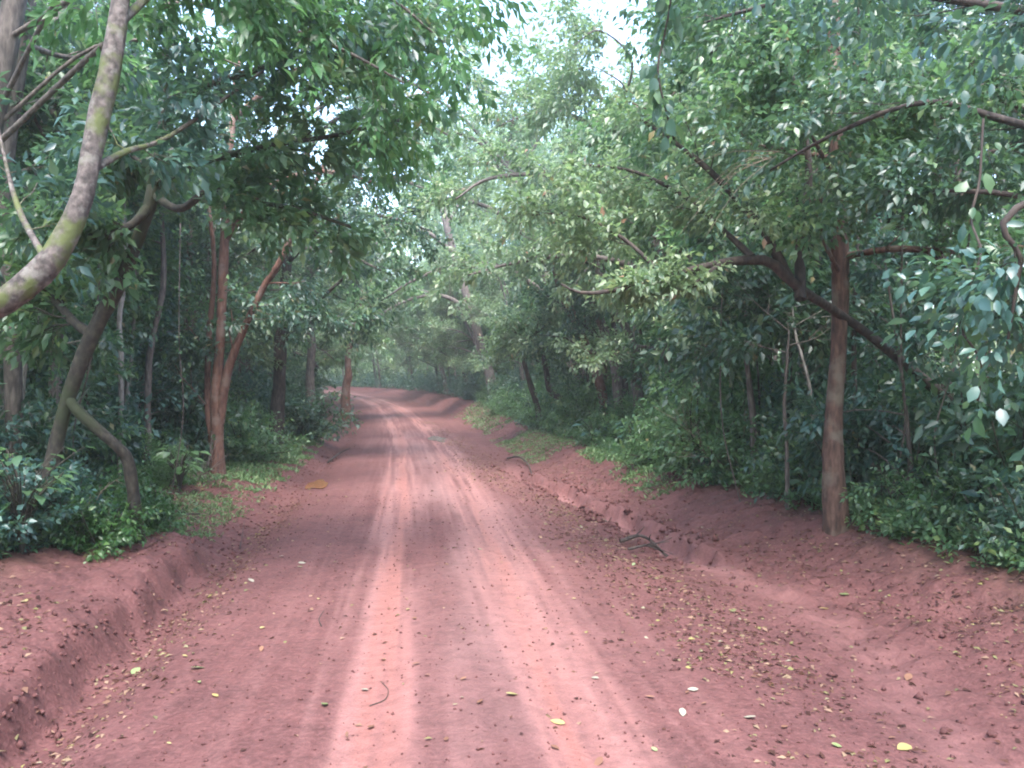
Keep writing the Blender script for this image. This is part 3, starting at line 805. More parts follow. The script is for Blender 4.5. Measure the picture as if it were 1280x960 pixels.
# ------------------------------------------------------------------ kinds of tree and shrub that repeat
TREES = [

    gen_tree('edge_tree', 101, 8.5, 2.6, .15, 3.3, 9, lean=(1.6, 0), bias=.6, nsub=5, k=20, leaf=0.141, bark='bark_dark', leafm='leaf_dark'),
    gen_tree('edge_tree', 102, 9.5, 3.0, .17, 3.5, 9, lean=(2.2, .4), bias=.65, nsub=5, k=20, leaf=0.141, bark='bark_grey', leafm='leaf_pale'),
    gen_tree('edge_tree', 103, 7.5, 2.0, .12, 2.8, 9, lean=(1.2, -.4), bias=.5, nsub=5, k=20, leaf=0.133, bark='bark_grey', leafm='leaf_mid'),
    gen_tree('forest_tree', 104, 13, 5.0, .19, 3.6, 9, lean=(.8, .3), bias=.3, nsub=5, k=21, leaf=0.158, bark='bark_dark', leafm='leaf_dark'),
    gen_tree('forest_tree', 105, 14.5, 6.0, .21, 3.8, 9, lean=(.6, -.5), bias=.3, nsub=5, k=21, leaf=0.158, bark='bark_red', leafm='leaf_mid'),
    gen_tree('forest_tree', 106, 11.5, 3.8, .15, 3.2, 10, lean=(.4, .2), bias=.3, nsub=5, k=20, leaf=0.149, bark='bark_pale', leafm='leaf_blue'),
    gen_tree('sapling', 107, 4.6, .8, .045, 1.3, 10, lean=(.4, 0), nsub=4, k=16, leaf=0.133, slen=.35, bark='bark_grey', leafm='leaf_blue', depth=0),
    gen_tree('sapling', 108, 5.6, 1.2, .05, 1.5, 11, lean=(.7, .2), nsub=4, k=16, leaf=0.133, slen=.35, bark='bark_pale', leafm='leaf_dark', depth=0),
    gen_tree('sapling', 109, 3.8, .5, .035, 1.2, 10, lean=(.3, .1), nsub=4, k=16, leaf=0.141, slen=.35, bark='bark_dark', leafm='leaf_mid', depth=0),
    gen_tree('arching_edge_tree', 110, 9.5, 3.0, .18, 3.6, 12, lean=(4.2, .3), bias=.55, nsub=6, k=20, leaf=0.141, bark='bark_grey', leafm='leaf_pale'),
    gen_tree('arching_edge_tree', 111, 8.5, 2.8, .16, 3.4, 12, lean=(3.6, -.6), bias=.55, nsub=6, k=20, leaf=0.133, bark='bark_dark', leafm='leaf_mid'),
    gen_tree('pole_tree', 112, 8, 4.6, .05, 1.5, 8, lean=(.5, .2), nsub=4, k=16, leaf=.14, bark='bark_dark', leafm='leaf_dark', depth=0, wig=.16),
    gen_tree('pole_tree', 113, 8.5, 4.8, .045, 1.5, 8, lean=(.9, -.3), nsub=4, k=16, leaf=.14, bark='bark_pale', leafm='leaf_mid', depth=0, wig=.2),
]
BUSHES = [
    gen_bush('shrub', 201, 1.5, 1.1, 16, leafm='leaf_dark', k=14),
    gen_bush('shrub', 202, 1.2, 1.0, 15, leafm='leaf_blue', k=20, leaf=0.124, ratio=.6),
    gen_bush('shrub', 203, 1.8, 1.2, 17, leafm='leaf_mid', k=21, leaf=0.124),
    gen_bush('shrub', 204, 1.4, 1.0, 15, leafm='leaf_light', k=21, leaf=0.108),
    gen_bush('shrub', 205, .8, .8, 14, leafm='leaf_shrub', k=18, leaf=0.108, tmpl=T4),
]
used = [0] * len(TREES); usedb = [0] * len(BUSHES)


def put_tree(kind, x, y, rz, s, label, group=None):
    o = TREES[kind]; loc = (x, y, gz(x, y) - .05)
    if not used[kind]:
        o.location = loc; o.rotation_euler = (0, 0, rz); o.scale = (s, s, s); tag(o, label, 'tree', group); used[kind] = 1
    else: copy_tree(o, loc, rz, s, label, 'tree', group)


def put_bush(kind, x, y, rz, s, label, group=None):
    o = BUSHES[kind]; loc = (x, y, gz(x, y) - .03)
    if not usedb[kind]:
        o.location = loc; o.rotation_euler = (0, 0, rz); o.scale = (s, s, s); tag(o, label, 'shrub', group); usedb[kind] = 1
    else: copy_tree(o, loc, rz, s, label, 'shrub', group, .8 + .7 * (abs(math.sin(x * 7 + y * 3)) if group else .3))


LEAFWORD = ['dark leaved', 'pale olive leaved', 'mid green', 'tall dark', 'tall red barked', 'tall pale barked', 'bluish leaved young', 'pale stemmed young', 'mid green young', 'pale arching', 'green arching', 'thin dark stemmed', 'thin pale stemmed']
BWORD = ['dark glossy shrub', 'bluish green shrub', 'mid green shrub', 'light green shrub', 'vivid green low shrub']
LM = {-1: [(11, 'the crooked tree'), (16, 'the bare left verge'), (21, 'the forked tree'), (28, 'the dark straight tree'), (36, 'the left dirt mound'), (47, 'the reddish bank trunk'), (62, 'the left side of the bend'), (80, 'the far inside of the bend'), (200, 'the far end of the road')],
      1: [(9, 'the shady right edge'), (12, 'the brown trunk'), (16, 'the arching bough'), (20, 'the bright bush on the right verge'), (25, 'the big leaved plants'), (31, 'the leaning brown trunks'), (42, 'the grassy right verge'), (55, 'the dirt cutting of the bend'), (72, 'the outside of the bend'), (90, 'the far outside of the bend'), (200, 'the far end of the road')]}


def landmark(side, y):
    for a, t in LM[side]:
        if y < a: return t
    return LM[side][-1][1]


rng = np.random.default_rng(7)
# trees along both edges, crowns leaning over the road
for side in (-1, 1):
    y = 12.0 if side < 0 else 16
    while y < 112:
        u = side * (rng.uniform(6.2, 7.6) + (.8 if y < 22 else 0))
        x = float(X(u, y)); kind = int(rng.integers(0, 3)) if y < 40 else int(rng.choice([0, 1, 1, 2]))
        tilt = math.atan(float(np.interp(y, _ty, _td)))
        rz = (0 if side < 0 else math.pi) - tilt + rng.normal(0, .35)
        s = rng.uniform(.85, 1.15)
        if side > 0 and 25 < y < 60: s *= .92
        put_tree(kind, x, y, rz, s, f'{LEAFWORD[kind]} tree at the road edge by {landmark(side, y)}', f'{LEAFWORD[kind]} roadside trees by {landmark(side, y)}')
        y += rng.uniform(2.6, 3.9) * (1 + max(0, y - 40) * .008)
for side, lst in ((1, (50, 59, 67)), (-1, (46, 57, 68))):
    for q, y in enumerate(lst):
        u = side * (5.7 if y > 25 else 6.4)
        kind = 9 + q % 2
        rz = (0 if side < 0 else math.pi) - math.atan(float(np.interp(y, _ty, _td))) + rng.normal(0, .2)
        put_tree(kind, float(X(u, y)), y, rz, rng.uniform(.9, 1.15), f'{LEAFWORD[kind]} tree leaning across the road by {landmark(side, y)}', f'{LEAFWORD[kind]} trees leaning across the road by {landmark(side, y)}')
# taller trees and saplings behind them
for side in (-1, 1):
    for (u0, u1, st) in ((8.3, 11.5, 3.4), (11.5, 16, 4.2), (16, 22, 5.5)):
        y = 6.0
        while y < 75:
            u = side * rng.uniform(u0, u1)
            x = float(X(u, y)); y1 = y + rng.normal(0, .6)
            if abs(x) < .66 * y1 + 2.5:
                kind = int(rng.choice([3, 4, 5, 3]))
                rz = (0 if side < 0 else math.pi) + rng.normal(0, .8)
                s = rng.uniform(.8, 1.1)
                put_tree(kind, x, y1, rz, s, f'{LEAFWORD[kind]} tree in the forest behind {landmark(side, y)}', f'{LEAFWORD[kind]} forest trees behind {landmark(side, y)}')
            y += st * rng.uniform(.8, 1.25)
    y = 8.0
    while y < 60:
        for u0, u1 in ((5.9, 7.4), (7.4, 10)):
            u = side * rng.uniform(u0, u1); x = float(X(u, y))
            if abs(x) < .66 * y + 1.5 and not (side < 0 and y < 11.5 and u > -9):
                kind = int(rng.choice([6, 7, 8]))
                put_tree(kind, x, y + rng.normal(0, .3), rng.uniform(0, 6.28), rng.uniform(.75, 1.15), f'{LEAFWORD[kind]} understorey tree by {landmark(side, y)}', f'{LEAFWORD[kind]} understorey trees by {landmark(side, y)}')
        y += rng.uniform(1.3, 2.1) * (1 + y * .012)

for q, (y, u, kind, lab) in enumerate([(10.4, -6.6, 6, 'bluish young tree just behind the crooked tree'), (11.6, -7.6, 8, 'leafy young tree right of the crooked tree in the shade'), (12.4, -6.3, 7, 'pale stemmed young tree between the crooked tree and the broad yellowish plant'),
        (13.5, -8.4, 6, 'bluish young tree in front of the slim brown stem'), (14.4, -6.9, 8, 'bushy young tree behind the broad yellowish plant'), (15.6, -8.0, 7, 'pale stemmed young tree beside the slim brown stem'), (17, -6.7, 6, 'bluish young tree just left of the forked tree'), (11.2, -9, 7, 'pale stemmed young tree far left behind the mossy trunk')]):
    put_tree(kind, float(X(u, y)), y, q * 1.7, .8 + .05 * (q % 4), lab)
for side in (-1, 1):
    y = 9.0
    while y < 34:
        u = side * rng.uniform(6.0, 9.5); x = float(X(u, y)); kind = 11 + int(rng.random() < .4)
        if abs(x) < .66 * y + .8:
            put_tree(kind, x, y, rng.uniform(0, 6.28), rng.uniform(.8, 1.15), f'{LEAFWORD[kind]} pole tree in the shade by {landmark(side, y)}', f'{LEAFWORD[kind]} pole trees by {landmark(side, y)}')
        y += rng.uniform(.8, 1.5)
# shrubs: the ones that stand out first
put_bush(4, *G(128, 10.8)[:2], 1, .72, 'vivid green low shrub below the curved stem of the crooked tree')
put_bush(4, *G(120, 9.7)[:2], 2.2, .62, 'vivid green shrub around the foot of the curved stem')
put_bush(4, *G(165, 10.9)[:2], 4.2, .5, 'small vivid shrub at the nose of the left bank')
put_bush(4, *G(172, 11.8)[:2], 3, .62, 'small vivid green shrub beside the bare left verge')
put_bush(3, *G(205, 16)[:2], 2, .6, 'yellowish green bush left of the forked tree foot')
put_bush(2, *G(308, 21.5)[:2], 4, .85, 'round green bush just right of the forked tree')
put_bush(0, *G(385, 29)[:2], 1, 1.1, 'dark rounded shrub on the left dirt mound')
put_bush(3, *G(880, 15.8)[:2], 2, 1.15, 'large bright bush on the right verge left of the pale stems')
put_bush(3, *G(842, 17.5)[:2], 5, .9, 'smaller bright bush beside the large bright bush')
put_bush(3, *G(632, 40)[:2], 1, .8, 'pale lime bush at the start of the right dirt cutting')
put_bush(1, *G(-10, 8.9)[:2], 1, .62, 'bluish shrub at the lower left forest edge')
put_bush(1, *G(45, 9.7)[:2], 2, .6, 'bluish shrub left of the vivid green shrub')
for y, u, s_, lab in ((18.6, 6.4, .8, 'light green bush behind the low green patch on the right verge'), (22, 6.6, 1.1, 'tall light green bush behind the large bluish leaved plant'), (24.5, 5.9, .8, 'light bush at the foot of the second leaning trunk'),
                      (27.5, 6.0, 1.0, 'light bush at the foot of the leaning brown trunk'), (33, 5.2, 1.0, 'light bush past the snaking stem on the right'), (37, 5.5, 1.1, 'light bush near the pale lime bush'), (13.2, 5.9, .7, 'low light bush at the foot of the slim grey stem')):
    put_bush(3, float(X(u, y)), y, y, s_, lab)
for side in (-1, 1):
    y = 8.2
    while y < 58:
        for u0, u1 in ((5.0, 5.8), (6.0, 7.4), (7.8, 10)):
            u = rng.uniform(u0, u1); u = -(u - (.15 if y < 13 else -.7)) if side < 0 else u + (.35 if y < 17 else .1)
            if side > 0 and 17 < y < 27 and u < 6: continue
            if side < 0 and 12.5 < y < 30 and u > -6: continue
            x = float(X(u, y)); y1 = y + rng.normal(0, .25)
            if abs(x) < .66 * y1 + 1.2:
                kind = int(rng.choice([0, 0, 1, 2]))
                s = rng.uniform(.65, 1.0) * (.8 if abs(u) < 6 else 1.1) * (.62 if y < 11 and side < 0 else 1)
                if side < 0 and y < 13: x -= .65
                put_bush(kind, x, y1, rng.uniform(0, 6.28), s, f'{BWORD[kind]} on the verge by {landmark(side, y)}', f'{BWORD[kind]}s by {landmark(side, y)}')
        y += rng.uniform(1.1, 1.6) * (1 + y * .02)

# plants with big leaves on the right verge
def big_leaf_plant(px, d, h, n, L, label, leafm='leaf_blue', seed=0):
    rg = np.random.default_rng(seed); b = G(px, d, 0)
    root = empty('broad_leaved_plant', b); tag(root, label, 'plant')
    g = Geo(); lv = []
    for k in range(n):
        a = k * 2.4 + rg.normal(0, .2); hh = h * rg.uniform(.45, 1); rad = hh * rg.uniform(.25, .55)
        e = np.array([math.cos(a) * rad, math.sin(a) * rad, hh])
        g.add(*tube(smooth_path([np.zeros(3), e * [.35, .35, .7], e], 6), np.linspace(.012, .006, 6), 4))
        l = L * rg.uniform(.7, 1.15)
        V, Fc, t = leaf_arrays(e[None], np.array([[math.cos(a), math.sin(a), rg.uniform(-.5, .1)]]), np.array([[0, 0, 1.]]) + rg.normal(0, .25, (1, 3)), np.array([l]), np.array([l * .55]), T8, np.array([rg.uniform(.2, .9)]))
        link('leaf', mesh_np('big_leaf', V, Fc, M[leafm], {'tint': t}, True), root)
    link('stems', g.mesh('plant_stems', M['bark_green'], True), root)


big_leaf_plant(795, 20.5, 1.0, 26, .42, 'broad leaved plant with large bluish leaves on the right verge', seed=1)
big_leaf_plant(742, 22.5, .8, 18, .36, 'second broad leaved plant left of the large bluish leaved one', seed=2)
big_leaf_plant(225, 15.2, .8, 34, .26, 'broad yellowish leaved plant left of the forked tree', 'leaf_light', seed=3)
big_leaf_plant(28, 8.8, 1.2, 46, .2, 'broad leaved plant with pale leaves at the left edge', 'leaf_mid', seed=4)
big_leaf_plant(1010, 12.2, .6, 16, .26, 'low broad leaved plant at the foot of the kinked pale stem', 'leaf_dark', seed=5)

# ------------------------------------------------------------------ ground cover and far woods that nobody could count
def undergrowth():
    rg = np.random.default_rng(301)
    n = 2600
    side = rg.choice([-1, 1], n)
    y = 6 + 80 * rg.random(n) ** 1.5
    au = np.where((side > 0) & (y > 15) & (y < 28), rg.uniform(6.8, 20, n), rg.uniform(5.8, 20, n))
    u = side * au
    yb = rg.uniform(42, 118, 900); ub = rg.choice([-1, 1], 900, p=[.3, .7]) * rg.uniform(4.7, 10, 900)
    y = np.concatenate([y, yb]); u = np.concatenate([u, ub])
    x = X(u, y); ok = np.abs(x) < .68 * y + 2
    x, y = x[ok], y[ok]; z = H(x, y)
    n = len(x)
    hgt = rg.uniform(.3, 1.4, n)
    tips = np.stack([x, y, z + hgt], 1)
    d = rg.normal(0, .5, (n, 3)); d[:, 2] = 1
    V1, F1, t1 = spray(rg, tips, d, 26, .75, .2, .5, .3)
    tips2 = tips.copy(); tips2[:, 2] = z + hgt * .35
    V2, F2, t2 = spray(rg, tips2, d, 14, .6, .2, .5, .3)
    V = np.concatenate([V1, V2]); Fc = np.concatenate([F1, F2 + len(V1)])
    o = link('undergrowth', mesh_np('undergrowth', V, Fc, M['leaf_blue'], {'tint': np.concatenate([t1, t2])}))
    tag(o, 'dense bluish undergrowth covering the shaded forest floor', None, None, 'stuff')
undergrowth()


def ground_cover():
    rg = np.random.default_rng(305)
    n = 3000
    y = 7 + 40 * rg.random(n) ** 1.4; side = rg.choice([-1, 1], n)
    au = np.where(side < 0, np.interp(y, [7, 10, 12, 16, 28], [5.0, 4.7, 5.1, 5.6, 5.2]), np.interp(y, [7, 15, 20, 30], [5.5, 5.2, 4.7, 4.6])) + rg.gamma(1.6, .38, n) - .25
    x = X(side * au, y)
    tips = np.stack([x, y, H(x, y) + rg.uniform(.02, .3, n)], 1)
    d = rg.normal(0, .7, (n, 3)); d[:, 2] = .7
    V, Fc, t = spray(rg, tips, d, 14, .22, .085, .55, .1)
    tag(link('ground_cover', mesh_np('ground_cover', V, Fc, M['leaf_mid'], {'tint': t})), 'low mixed weeds creeping out over the edge of the banks', None, None, 'stuff')
ground_cover()


def distant_forest():
    rg = np.random.default_rng(302)
    tips, hs = [], []
    def clusters(n, xs, ys, z0, z1):
        zz = H(xs, ys)
        return np.stack([xs, ys, zz + rg.uniform(z0, z1, n)], 1)
    # flanks behind the built trees
    n = 2300
    side = rg.choice([-1, 1], n); y = rg.uniform(-14, 120, n); au = 13 + 30 * rg.random(n) ** 1.4
    x = X(side * au, y)
    c1 = clusters(n, x, y, .5, 15)
    # the wall beyond the bend
    n = 2600
    x = rg.uniform(-75, 75, n); y = rg.uniform(78, 150, n)
    ok = np.abs(U(x, y)) > 7.5
    x, y = x[ok], y[ok]
    c2 = clusters(len(x), x, y, .5, 25)
    xb = rg.uniform(-70, 40, 1500); yb = rg.uniform(62, 125, 1500); ok = U(xb, yb) > 5.6
    xb, yb = xb[ok], yb[ok]
    c2 = np.concatenate([c2, clusters(len(xb), xb, yb, .3, 5)])
    # behind the camera
    n = 500
    side = rg.choice([-1, 1], n); y = rg.uniform(-40, 3, n); x = X(side * rg.uniform(7, 16, n), y)
    c3 = clusters(n, x, y, .5, 12)
    n = 420
    y = rg.uniform(58, 118, n); x = X(rg.uniform(-8, 8, n), y)
    c4 = clusters(n, x, y, 7, 17)
    n = 1500
    x = rg.uniform(-95, 30, n); y = rg.uniform(104, 150, n); ok = np.abs(U(x, y)) > 6
    c5 = clusters(int(ok.sum()), x[ok], y[ok], .2, 12)
    # boughs that meet over the road behind and above the camera
    n = 150
    y = rg.uniform(-30, 5, n); x = X(rg.uniform(-8, 8, n), y)
    c6 = clusters(n, x, y, 8.5, 13)
    # tall crowns beyond the bend, in front of the sky
    n = 1000
    y = rg.uniform(62, 112, n); x = rg.uniform(-.12, .17, n) * y
    c7 = clusters(n, x, y, 8, 30); c7 = c7[c7[:, 2] < 2.3 + .335 * c7[:, 1]]
    c3 = np.concatenate([c3, c4, c5, c6, c7])
    C = np.concatenate([c1, c2, c3])
    d = rg.normal(0, 1, C.shape)
    V, Fc, t = spray(rg, C, d, 44, 2.1, .5, .55, .2, flat=.7)
    o = link('distant_forest', mesh_np('distant_forest', V, Fc, M['leaf_pale'], {'tint': t}))
    tag(o, 'far leafy forest closing the view beyond the nearer trees', None, None, 'stuff')
    g = Geo()
    m = 260
    side = rg.choice([-1, 1], m); y = rg.uniform(2, 120, m); x = X(side * rg.uniform(13, 34, m), y)
    z = H(x, y)
    for i in range(m):
        b = np.array([x[i], y[i], z[i] - .2]); h = rg.uniform(8, 14)
        e = b + np.array([rg.normal(0, .8), rg.normal(0, .8), h])
        g.add(*tube(smooth_path([b, (b + e) / 2 + rg.normal(0, .25, 3), e], 6), np.linspace(rg.uniform(.1, .2), .06, 6), 5))
    o = link('distant_trunks', g.mesh('distant_trunks', M['bark_grey'], True))
    tag(o, 'far tree trunks massed deep in the forest', None, None, 'stuff')
distant_forest()


def grass(name, label, zones, seed):
    rg = np.random.default_rng(seed)
    Ps, Hs = [], []
    for (y0, y1, u0, u1, n, h) in zones:
        y = rg.uniform(y0, y1, n); u = rg.uniform(u0, u1, n)
        a = np.minimum(np.minimum(y - y0, y1 - y) / (y1 - y0) * 4, np.minimum(u - u0, u1 - u) / (u1 - u0) * 4)
        x = X(u, y)
        keep = rg.random(n) < np.clip(a + 1.3 * fbm(x * 1.4, y * 1.4, 77, 3), 0, 1)
        Ps.append(np.stack([x, y, H(x, y)], 1)[keep]); Hs.append(np.full(keep.sum(), h))
    Pn = np.concatenate(Ps); h = np.concatenate(Hs) * rg.uniform(.5, 1.3, len(Pn))
    d = rg.normal(0, .7, Pn.shape); d[:, 2] = rg.uniform(.2, .9, len(Pn))
    V, Fc, t = leaf_arrays(Pn, d, np.array([0, 0, 1.]) + rg.normal(0, .5, Pn.shape), h, h * .3, T2, rg.random(len(Pn)))
    tag(link(name, mesh_np(name, V, Fc, M['grass'], {'tint': t})), label, None, None, 'stuff')


grass('grass', 'short green grass on the left verge by the forked tree',
      [(16, 27.5, -6.4, -3.3, 17000, .12), (11.6, 16, -4.8, -3.3, 5000, .07), (27, 40, -5, -3.4, 5000, .2), (10.6, 12.2, -4.3, -3.4, 700, .08)], 401)
grass('grass', 'short green grass on the right verge and bank',
      [(16.5, 22.5, 4.0, 6.2, 11000, .11), (22, 32, 2.8, 4.8, 9500, .08), (34, 50, 3.0, 4.6, 4000, .14), (15, 18, 3.9, 4.8, 1500, .1)], 402)


def litter():
    rg = np.random.default_rng(303)
    n = 165000
    y = 3.2 + 42 * rg.random(n) ** 1.9
    u = rg.uniform(-6.5, 7.5, n)
    x = X(u, y)
    cl = .5 + fbm(x * .7, y * .7, 51, 3)
    gu = gully_u(y)
    dens = (1.0 * gauss(u - gu + .95 + .25 * fbm(y * .5, y * 0, 52, 2), .55) * 1.1 + 1.15 * sstep(gu + .4, gu + .9, u) * (.6 + .4 * sstep(9, 14, y))
            + .9 * gauss(u + 2.75, .38) * sstep(20, 14, y) + 1.1 * sstep(-3.3, -3.8, u) + .03 + .10 * sstep(1.2, 2, u))
    keep = rg.random(n) < dens * np.clip(cl * 1.5, 0.08, 1) * .75
    x, y, u = x[keep], y[keep], u[keep]
    n = len(x)
    L = rg.uniform(.02, .072, n) * (1 + .3 * (rg.random(n) > .9))
    P0 = np.stack([x, y, H(x, y) + .006], 1)
    a = rg.uniform(0, 6.28, n)
    d = np.stack([np.cos(a), np.sin(a), rg.normal(.05, .18, n)], 1)
    up = np.array([0, 0, 1.]) + rg.normal(0, .35, (n, 3))
    V, Fc, t = leaf_arrays(P0, d, up, L, L * rg.uniform(.35, .6, n), T4, np.clip(rg.random(n) ** 1.25, 0, 1))
    tag(link('leaf_litter', mesh_np('leaf_litter', V, Fc, M['litter'], {'tint': t})), 'brown and tan leaf litter strewn over the dirt road and banks', None, None, 'stuff')
litter()


def clods():
    rg = np.random.default_rng(304)
    n = 4200
    y = 3.5 + 24 * rg.random(n) ** 1.5
    u = np.where(rg.random(n) < .5, -3.15 + rg.normal(0, .28, n), gully_u(y) + .5 + rg.normal(0, .9, n))
    s = .006 + .03 * rg.random(n) ** 4
    # grit on the running surface and bigger clods broken from the gully lip
    y2 = 4 + 12 * rg.random(5200) ** 1.4; u2 = rg.uniform(-2.8, 2.8, 5200); s2 = .003 + .011 * rg.random(5200) ** 3
    y3 = rg.uniform(10.3, 22, 420); u3 = gully_u(y3) + rg.choice([-.42, .45], 420) + rg.normal(0, .13, 420); s3 = .015 + .055 * rg.random(420) ** 2.2
    y = np.concatenate([y, y2, y3]); u = np.concatenate([u, u2, u3]); s = np.concatenate([s, s2, s3]); n = len(y)
    x = X(u, y)
    z = H(x, y)
    o8 = np.array([(1, 0, 0), (-1, 0, 0), (0, 1, 0), (0, -1, 0), (0, 0, 1), (0, 0, -1)], float)
    f8 = np.array([(0, 2, 4), (2, 1, 4), (1, 3, 4), (3, 0, 4), (2, 0, 5), (1, 2, 5), (3, 1, 5), (0, 3, 5)])
    V = np.stack([x, y, z + s * .3], 1)[:, None] + o8[None] * s[:, None, None] * rg.uniform(.6, 1.3, (n, 6, 3)) + rg.normal(0, .25, (n, 6, 3)) * s[:, None, None]
    Fc = f8[None] + (np.arange(n) * 6)[:, None, None]
    tag(link('dirt_crumbs', mesh_np('dirt_crumbs', V.reshape(-1, 3), Fc.reshape(-1, 3), M['ground'])), 'small red dirt crumbs along the ditch and gully', None, None, 'stuff')
clods()

# ------------------------------------------------------------------ puddles
def water(name, cxu, y0, ru, ry, z, mat, label, seed):
    rg = np.random.default_rng(seed)
    th = np.linspace(0, 2 * np.pi, 40, endpoint=False)
    rr = 1 + .16 * np.sin(th * 3 + seed) + .1 * np.sin(th * 5 + 2 * seed)
    y = y0 + np.sin(th) * ry * rr; x = X(cxu + np.cos(th) * ru * rr, y)
    zz = float(H(np.array([X(cxu, y0)]), np.array([y0]))[0]) + z
    V = np.concatenate([np.stack([x, y, np.full(40, zz)], 1), [[float(X(cxu, y0)), y0, zz]]])
    Fc = np.array([(k, (k + 1) % 40, 40) for k in range(40)])
    tag(link(name, mesh_np(name, V, Fc, mat)), label, None, None, 'structure')


m, n_, l_, p = new_mat('muddy orange water'); p.inputs['Base Color'].default_value = (.23, .10, .05, 1); p.inputs['Roughness'].default_value = .12; p.inputs['Specular IOR Level'].default_value = .3
M['orange_water'] = m
m, n_, l_, p = new_mat('muddy water greyed for sky'); p.inputs['Base Color'].default_value = (.26, .19, .18, 1); p.inputs['Roughness'].default_value = .12  # muddy base greyed to imitate the sky reflected in it
M['grey_water'] = m
water('puddle', -2.6, 18.6, .24, .8, .02, M['orange_water'], 'small orange mud puddle in the left ditch', 3)
water('puddle', .95, 32.5, .42, 1.9, .014, M['grey_water'], 'grey wet puddle on the road before the bend', 5)

# ------------------------------------------------------------------ single fallen leaves and twigs that can be picked out
def leaf_shape(name, mat, w_, seed):
    rg = np.random.default_rng(seed)
    n = 9; ts = np.linspace(0, 1, n)
    half = w_ * .5 * np.sin(np.pi * ts ** .85) ** .8
    curl = rg.uniform(.05, .2); bend = rg.uniform(-.12, .16)
    V = []
    for t, h_ in zip(ts, half):
        zc = bend * (t - .5) ** 2 + .02
        V += [(t - .5, -h_, zc + curl * h_), (t - .5, 0, zc), (t - .5, h_, zc + curl * h_ * rg.uniform(.4, 1.4))]
    Fc = []
    for k in range(n - 1):
        for q in (0, 1):
            a = k * 3 + q; Fc += [(a, a + 3, a + 4), (a, a + 4, a + 1)]
    return mesh_np(name, V, Fc, mat, {'tint': np.full(len(V), rg.uniform(.2, .9))}, True)


LV = {}
for c, mname, cnt in (('yellow', 'leaf_yellow', 3), ('green', 'leaf_green', 3), ('brown', 'leaf_brown', 4), ('pale', 'leaf_white', 3)):
    LV[c] = [leaf_shape('fallen_leaf', M[mname], .42 + .1 * (k % 3), 500 + k + len(c)) for k in range(cnt)]


def fallen(color, x, y, size, label, group=None, rg=np.random.default_rng(8)):
    o = link('fallen_leaf', LV[color][int(rg.integers(len(LV[color])))])
    o.location = (x, y, gz(x, y) + .012); s = size * .85
    o.scale = (s, s, s); o.rotation_euler = (rg.normal(0, .15), rg.normal(0, .2), rg.uniform(0, 6.28))
    tag(o, label, 'leaf', group)


def road_pt(px, py): # ground point on the flat part of the road
    d = (CAM_Z - .02) * F / (py - 479)
    return (px - 640) / F * d, d


SP = [('yellow', 479, 829, .085, 'yellow fallen leaf in the left wheel track'), ('yellow', 697, 909, .125, 'yellow fallen leaf nearest the bottom of the right wheel track'),
      ('green', 406, 887, .11, 'greenish fallen leaf just left of the left wheel track'), ('brown', 464, 914, .09, 'brown fallen leaf at the bottom of the left wheel track'),
      ('brown', 520, 838, .09, 'brown fallen leaf on the right rim of the left wheel track'), ('pale', 456, 866, .08, 'pale fallen leaf in the left wheel track below the yellow one'),
      ('green', 247, 838, .14, 'long greenish yellow fallen leaf left of the tracks near the ditch'), ('yellow', 269, 874, .09, 'yellow fallen leaf beside the long greenish leaf'),
      ('green', 170, 817, .13, 'greenish yellow fallen leaf at the foot of the left bank'), ('yellow', 640, 877, .13, 'ochre fallen leaf between the wheel tracks'),
      ('pale', 744, 853, .09, 'pale fallen leaf on the right wheel track'), ('pale', 853, 898, .11, 'white fallen leaf right of the right wheel track'),
      ('pale', 866, 869, .1, 'white fallen leaf above the other white one right of the tracks'), ('pale', 937, 903, .1, 'pale fallen leaf in the litter right of the white leaves'),
      ('yellow', 1130, 930, .14, 'yellow fallen leaf low at the right in the leaf litter'), ('brown', 748, 957, .1, 'dark fallen leaf at the bottom between the right track and the litter'),
      ('pale', 378, 707, .14, 'long pale fallen leaf left of the tracks'), ('pale', 314, 727, .15, 'pale fallen leaf by the end of the left bank'),
      ('brown', 600, 890, .1, 'brown fallen leaf left of the ochre leaf between the tracks'), ('brown', 694, 943, .08, 'brown fallen leaf below the yellow leaf of the right wheel track'),
      ('yellow', 510, 767, .08, 'yellow fallen leaf on the left wheel track farther up'), ('brown', 518, 779, .08, 'brown fallen leaf beside the farther yellow leaf of the left track'),
      ('pale', 468, 796, .1, 'pale curled fallen leaf in the middle of the left wheel track'), ('brown', 327, 816, .1, 'brown fallen leaf between the ditch and the left track'),
      ('brown', 812, 878, .09, 'dark brown fallen leaf left of the white leaves'), ('green', 1055, 745, .13, 'green fallen leaf on the right bank'),
      ('yellow', 1030, 752, .12, 'yellow fallen leaf on the right bank'), ('brown', 1135, 840, .16, 'dark fallen leaf in the washed channel at the right')]
for c, px, py, s, lab in SP:
    x, y = road_pt(px, py); fallen(c, x, y, s, lab)
rg8 = np.random.default_rng(88)
where = [('on the left wheel track', -1.2, -.4), ('between the wheel tracks', -.35, .35), ('on the right wheel track', .4, 1.1), ('right of the wheel tracks', 1.2, 3.0), ('left of the wheel tracks', -2.7, -1.3), ('on the left bank', -5, -3.6), ('on the right bank', 4.2, 5.6)]
for k in range(70):
    j = int(rg8.choice(7, p=[.07, .08, .07, .33, .17, .1, .18])); wl, a, b = where[j]
    y = 4.6 + 9 * rg8.random() ** 1.3; u = rg8.uniform(a, b); c = str(rg8.choice(['yellow', 'green', 'brown', 'pale'], p=[.2, .2, .52, .08]))
    near = 'close to the camera' if y < 7.5 else 'farther up the road'
    fallen(c, float(X(u, y)), y, rg8.uniform(.04, .085), f'{c} fallen leaf {wl} {near}', f'{c} fallen leaves {wl} {near}')


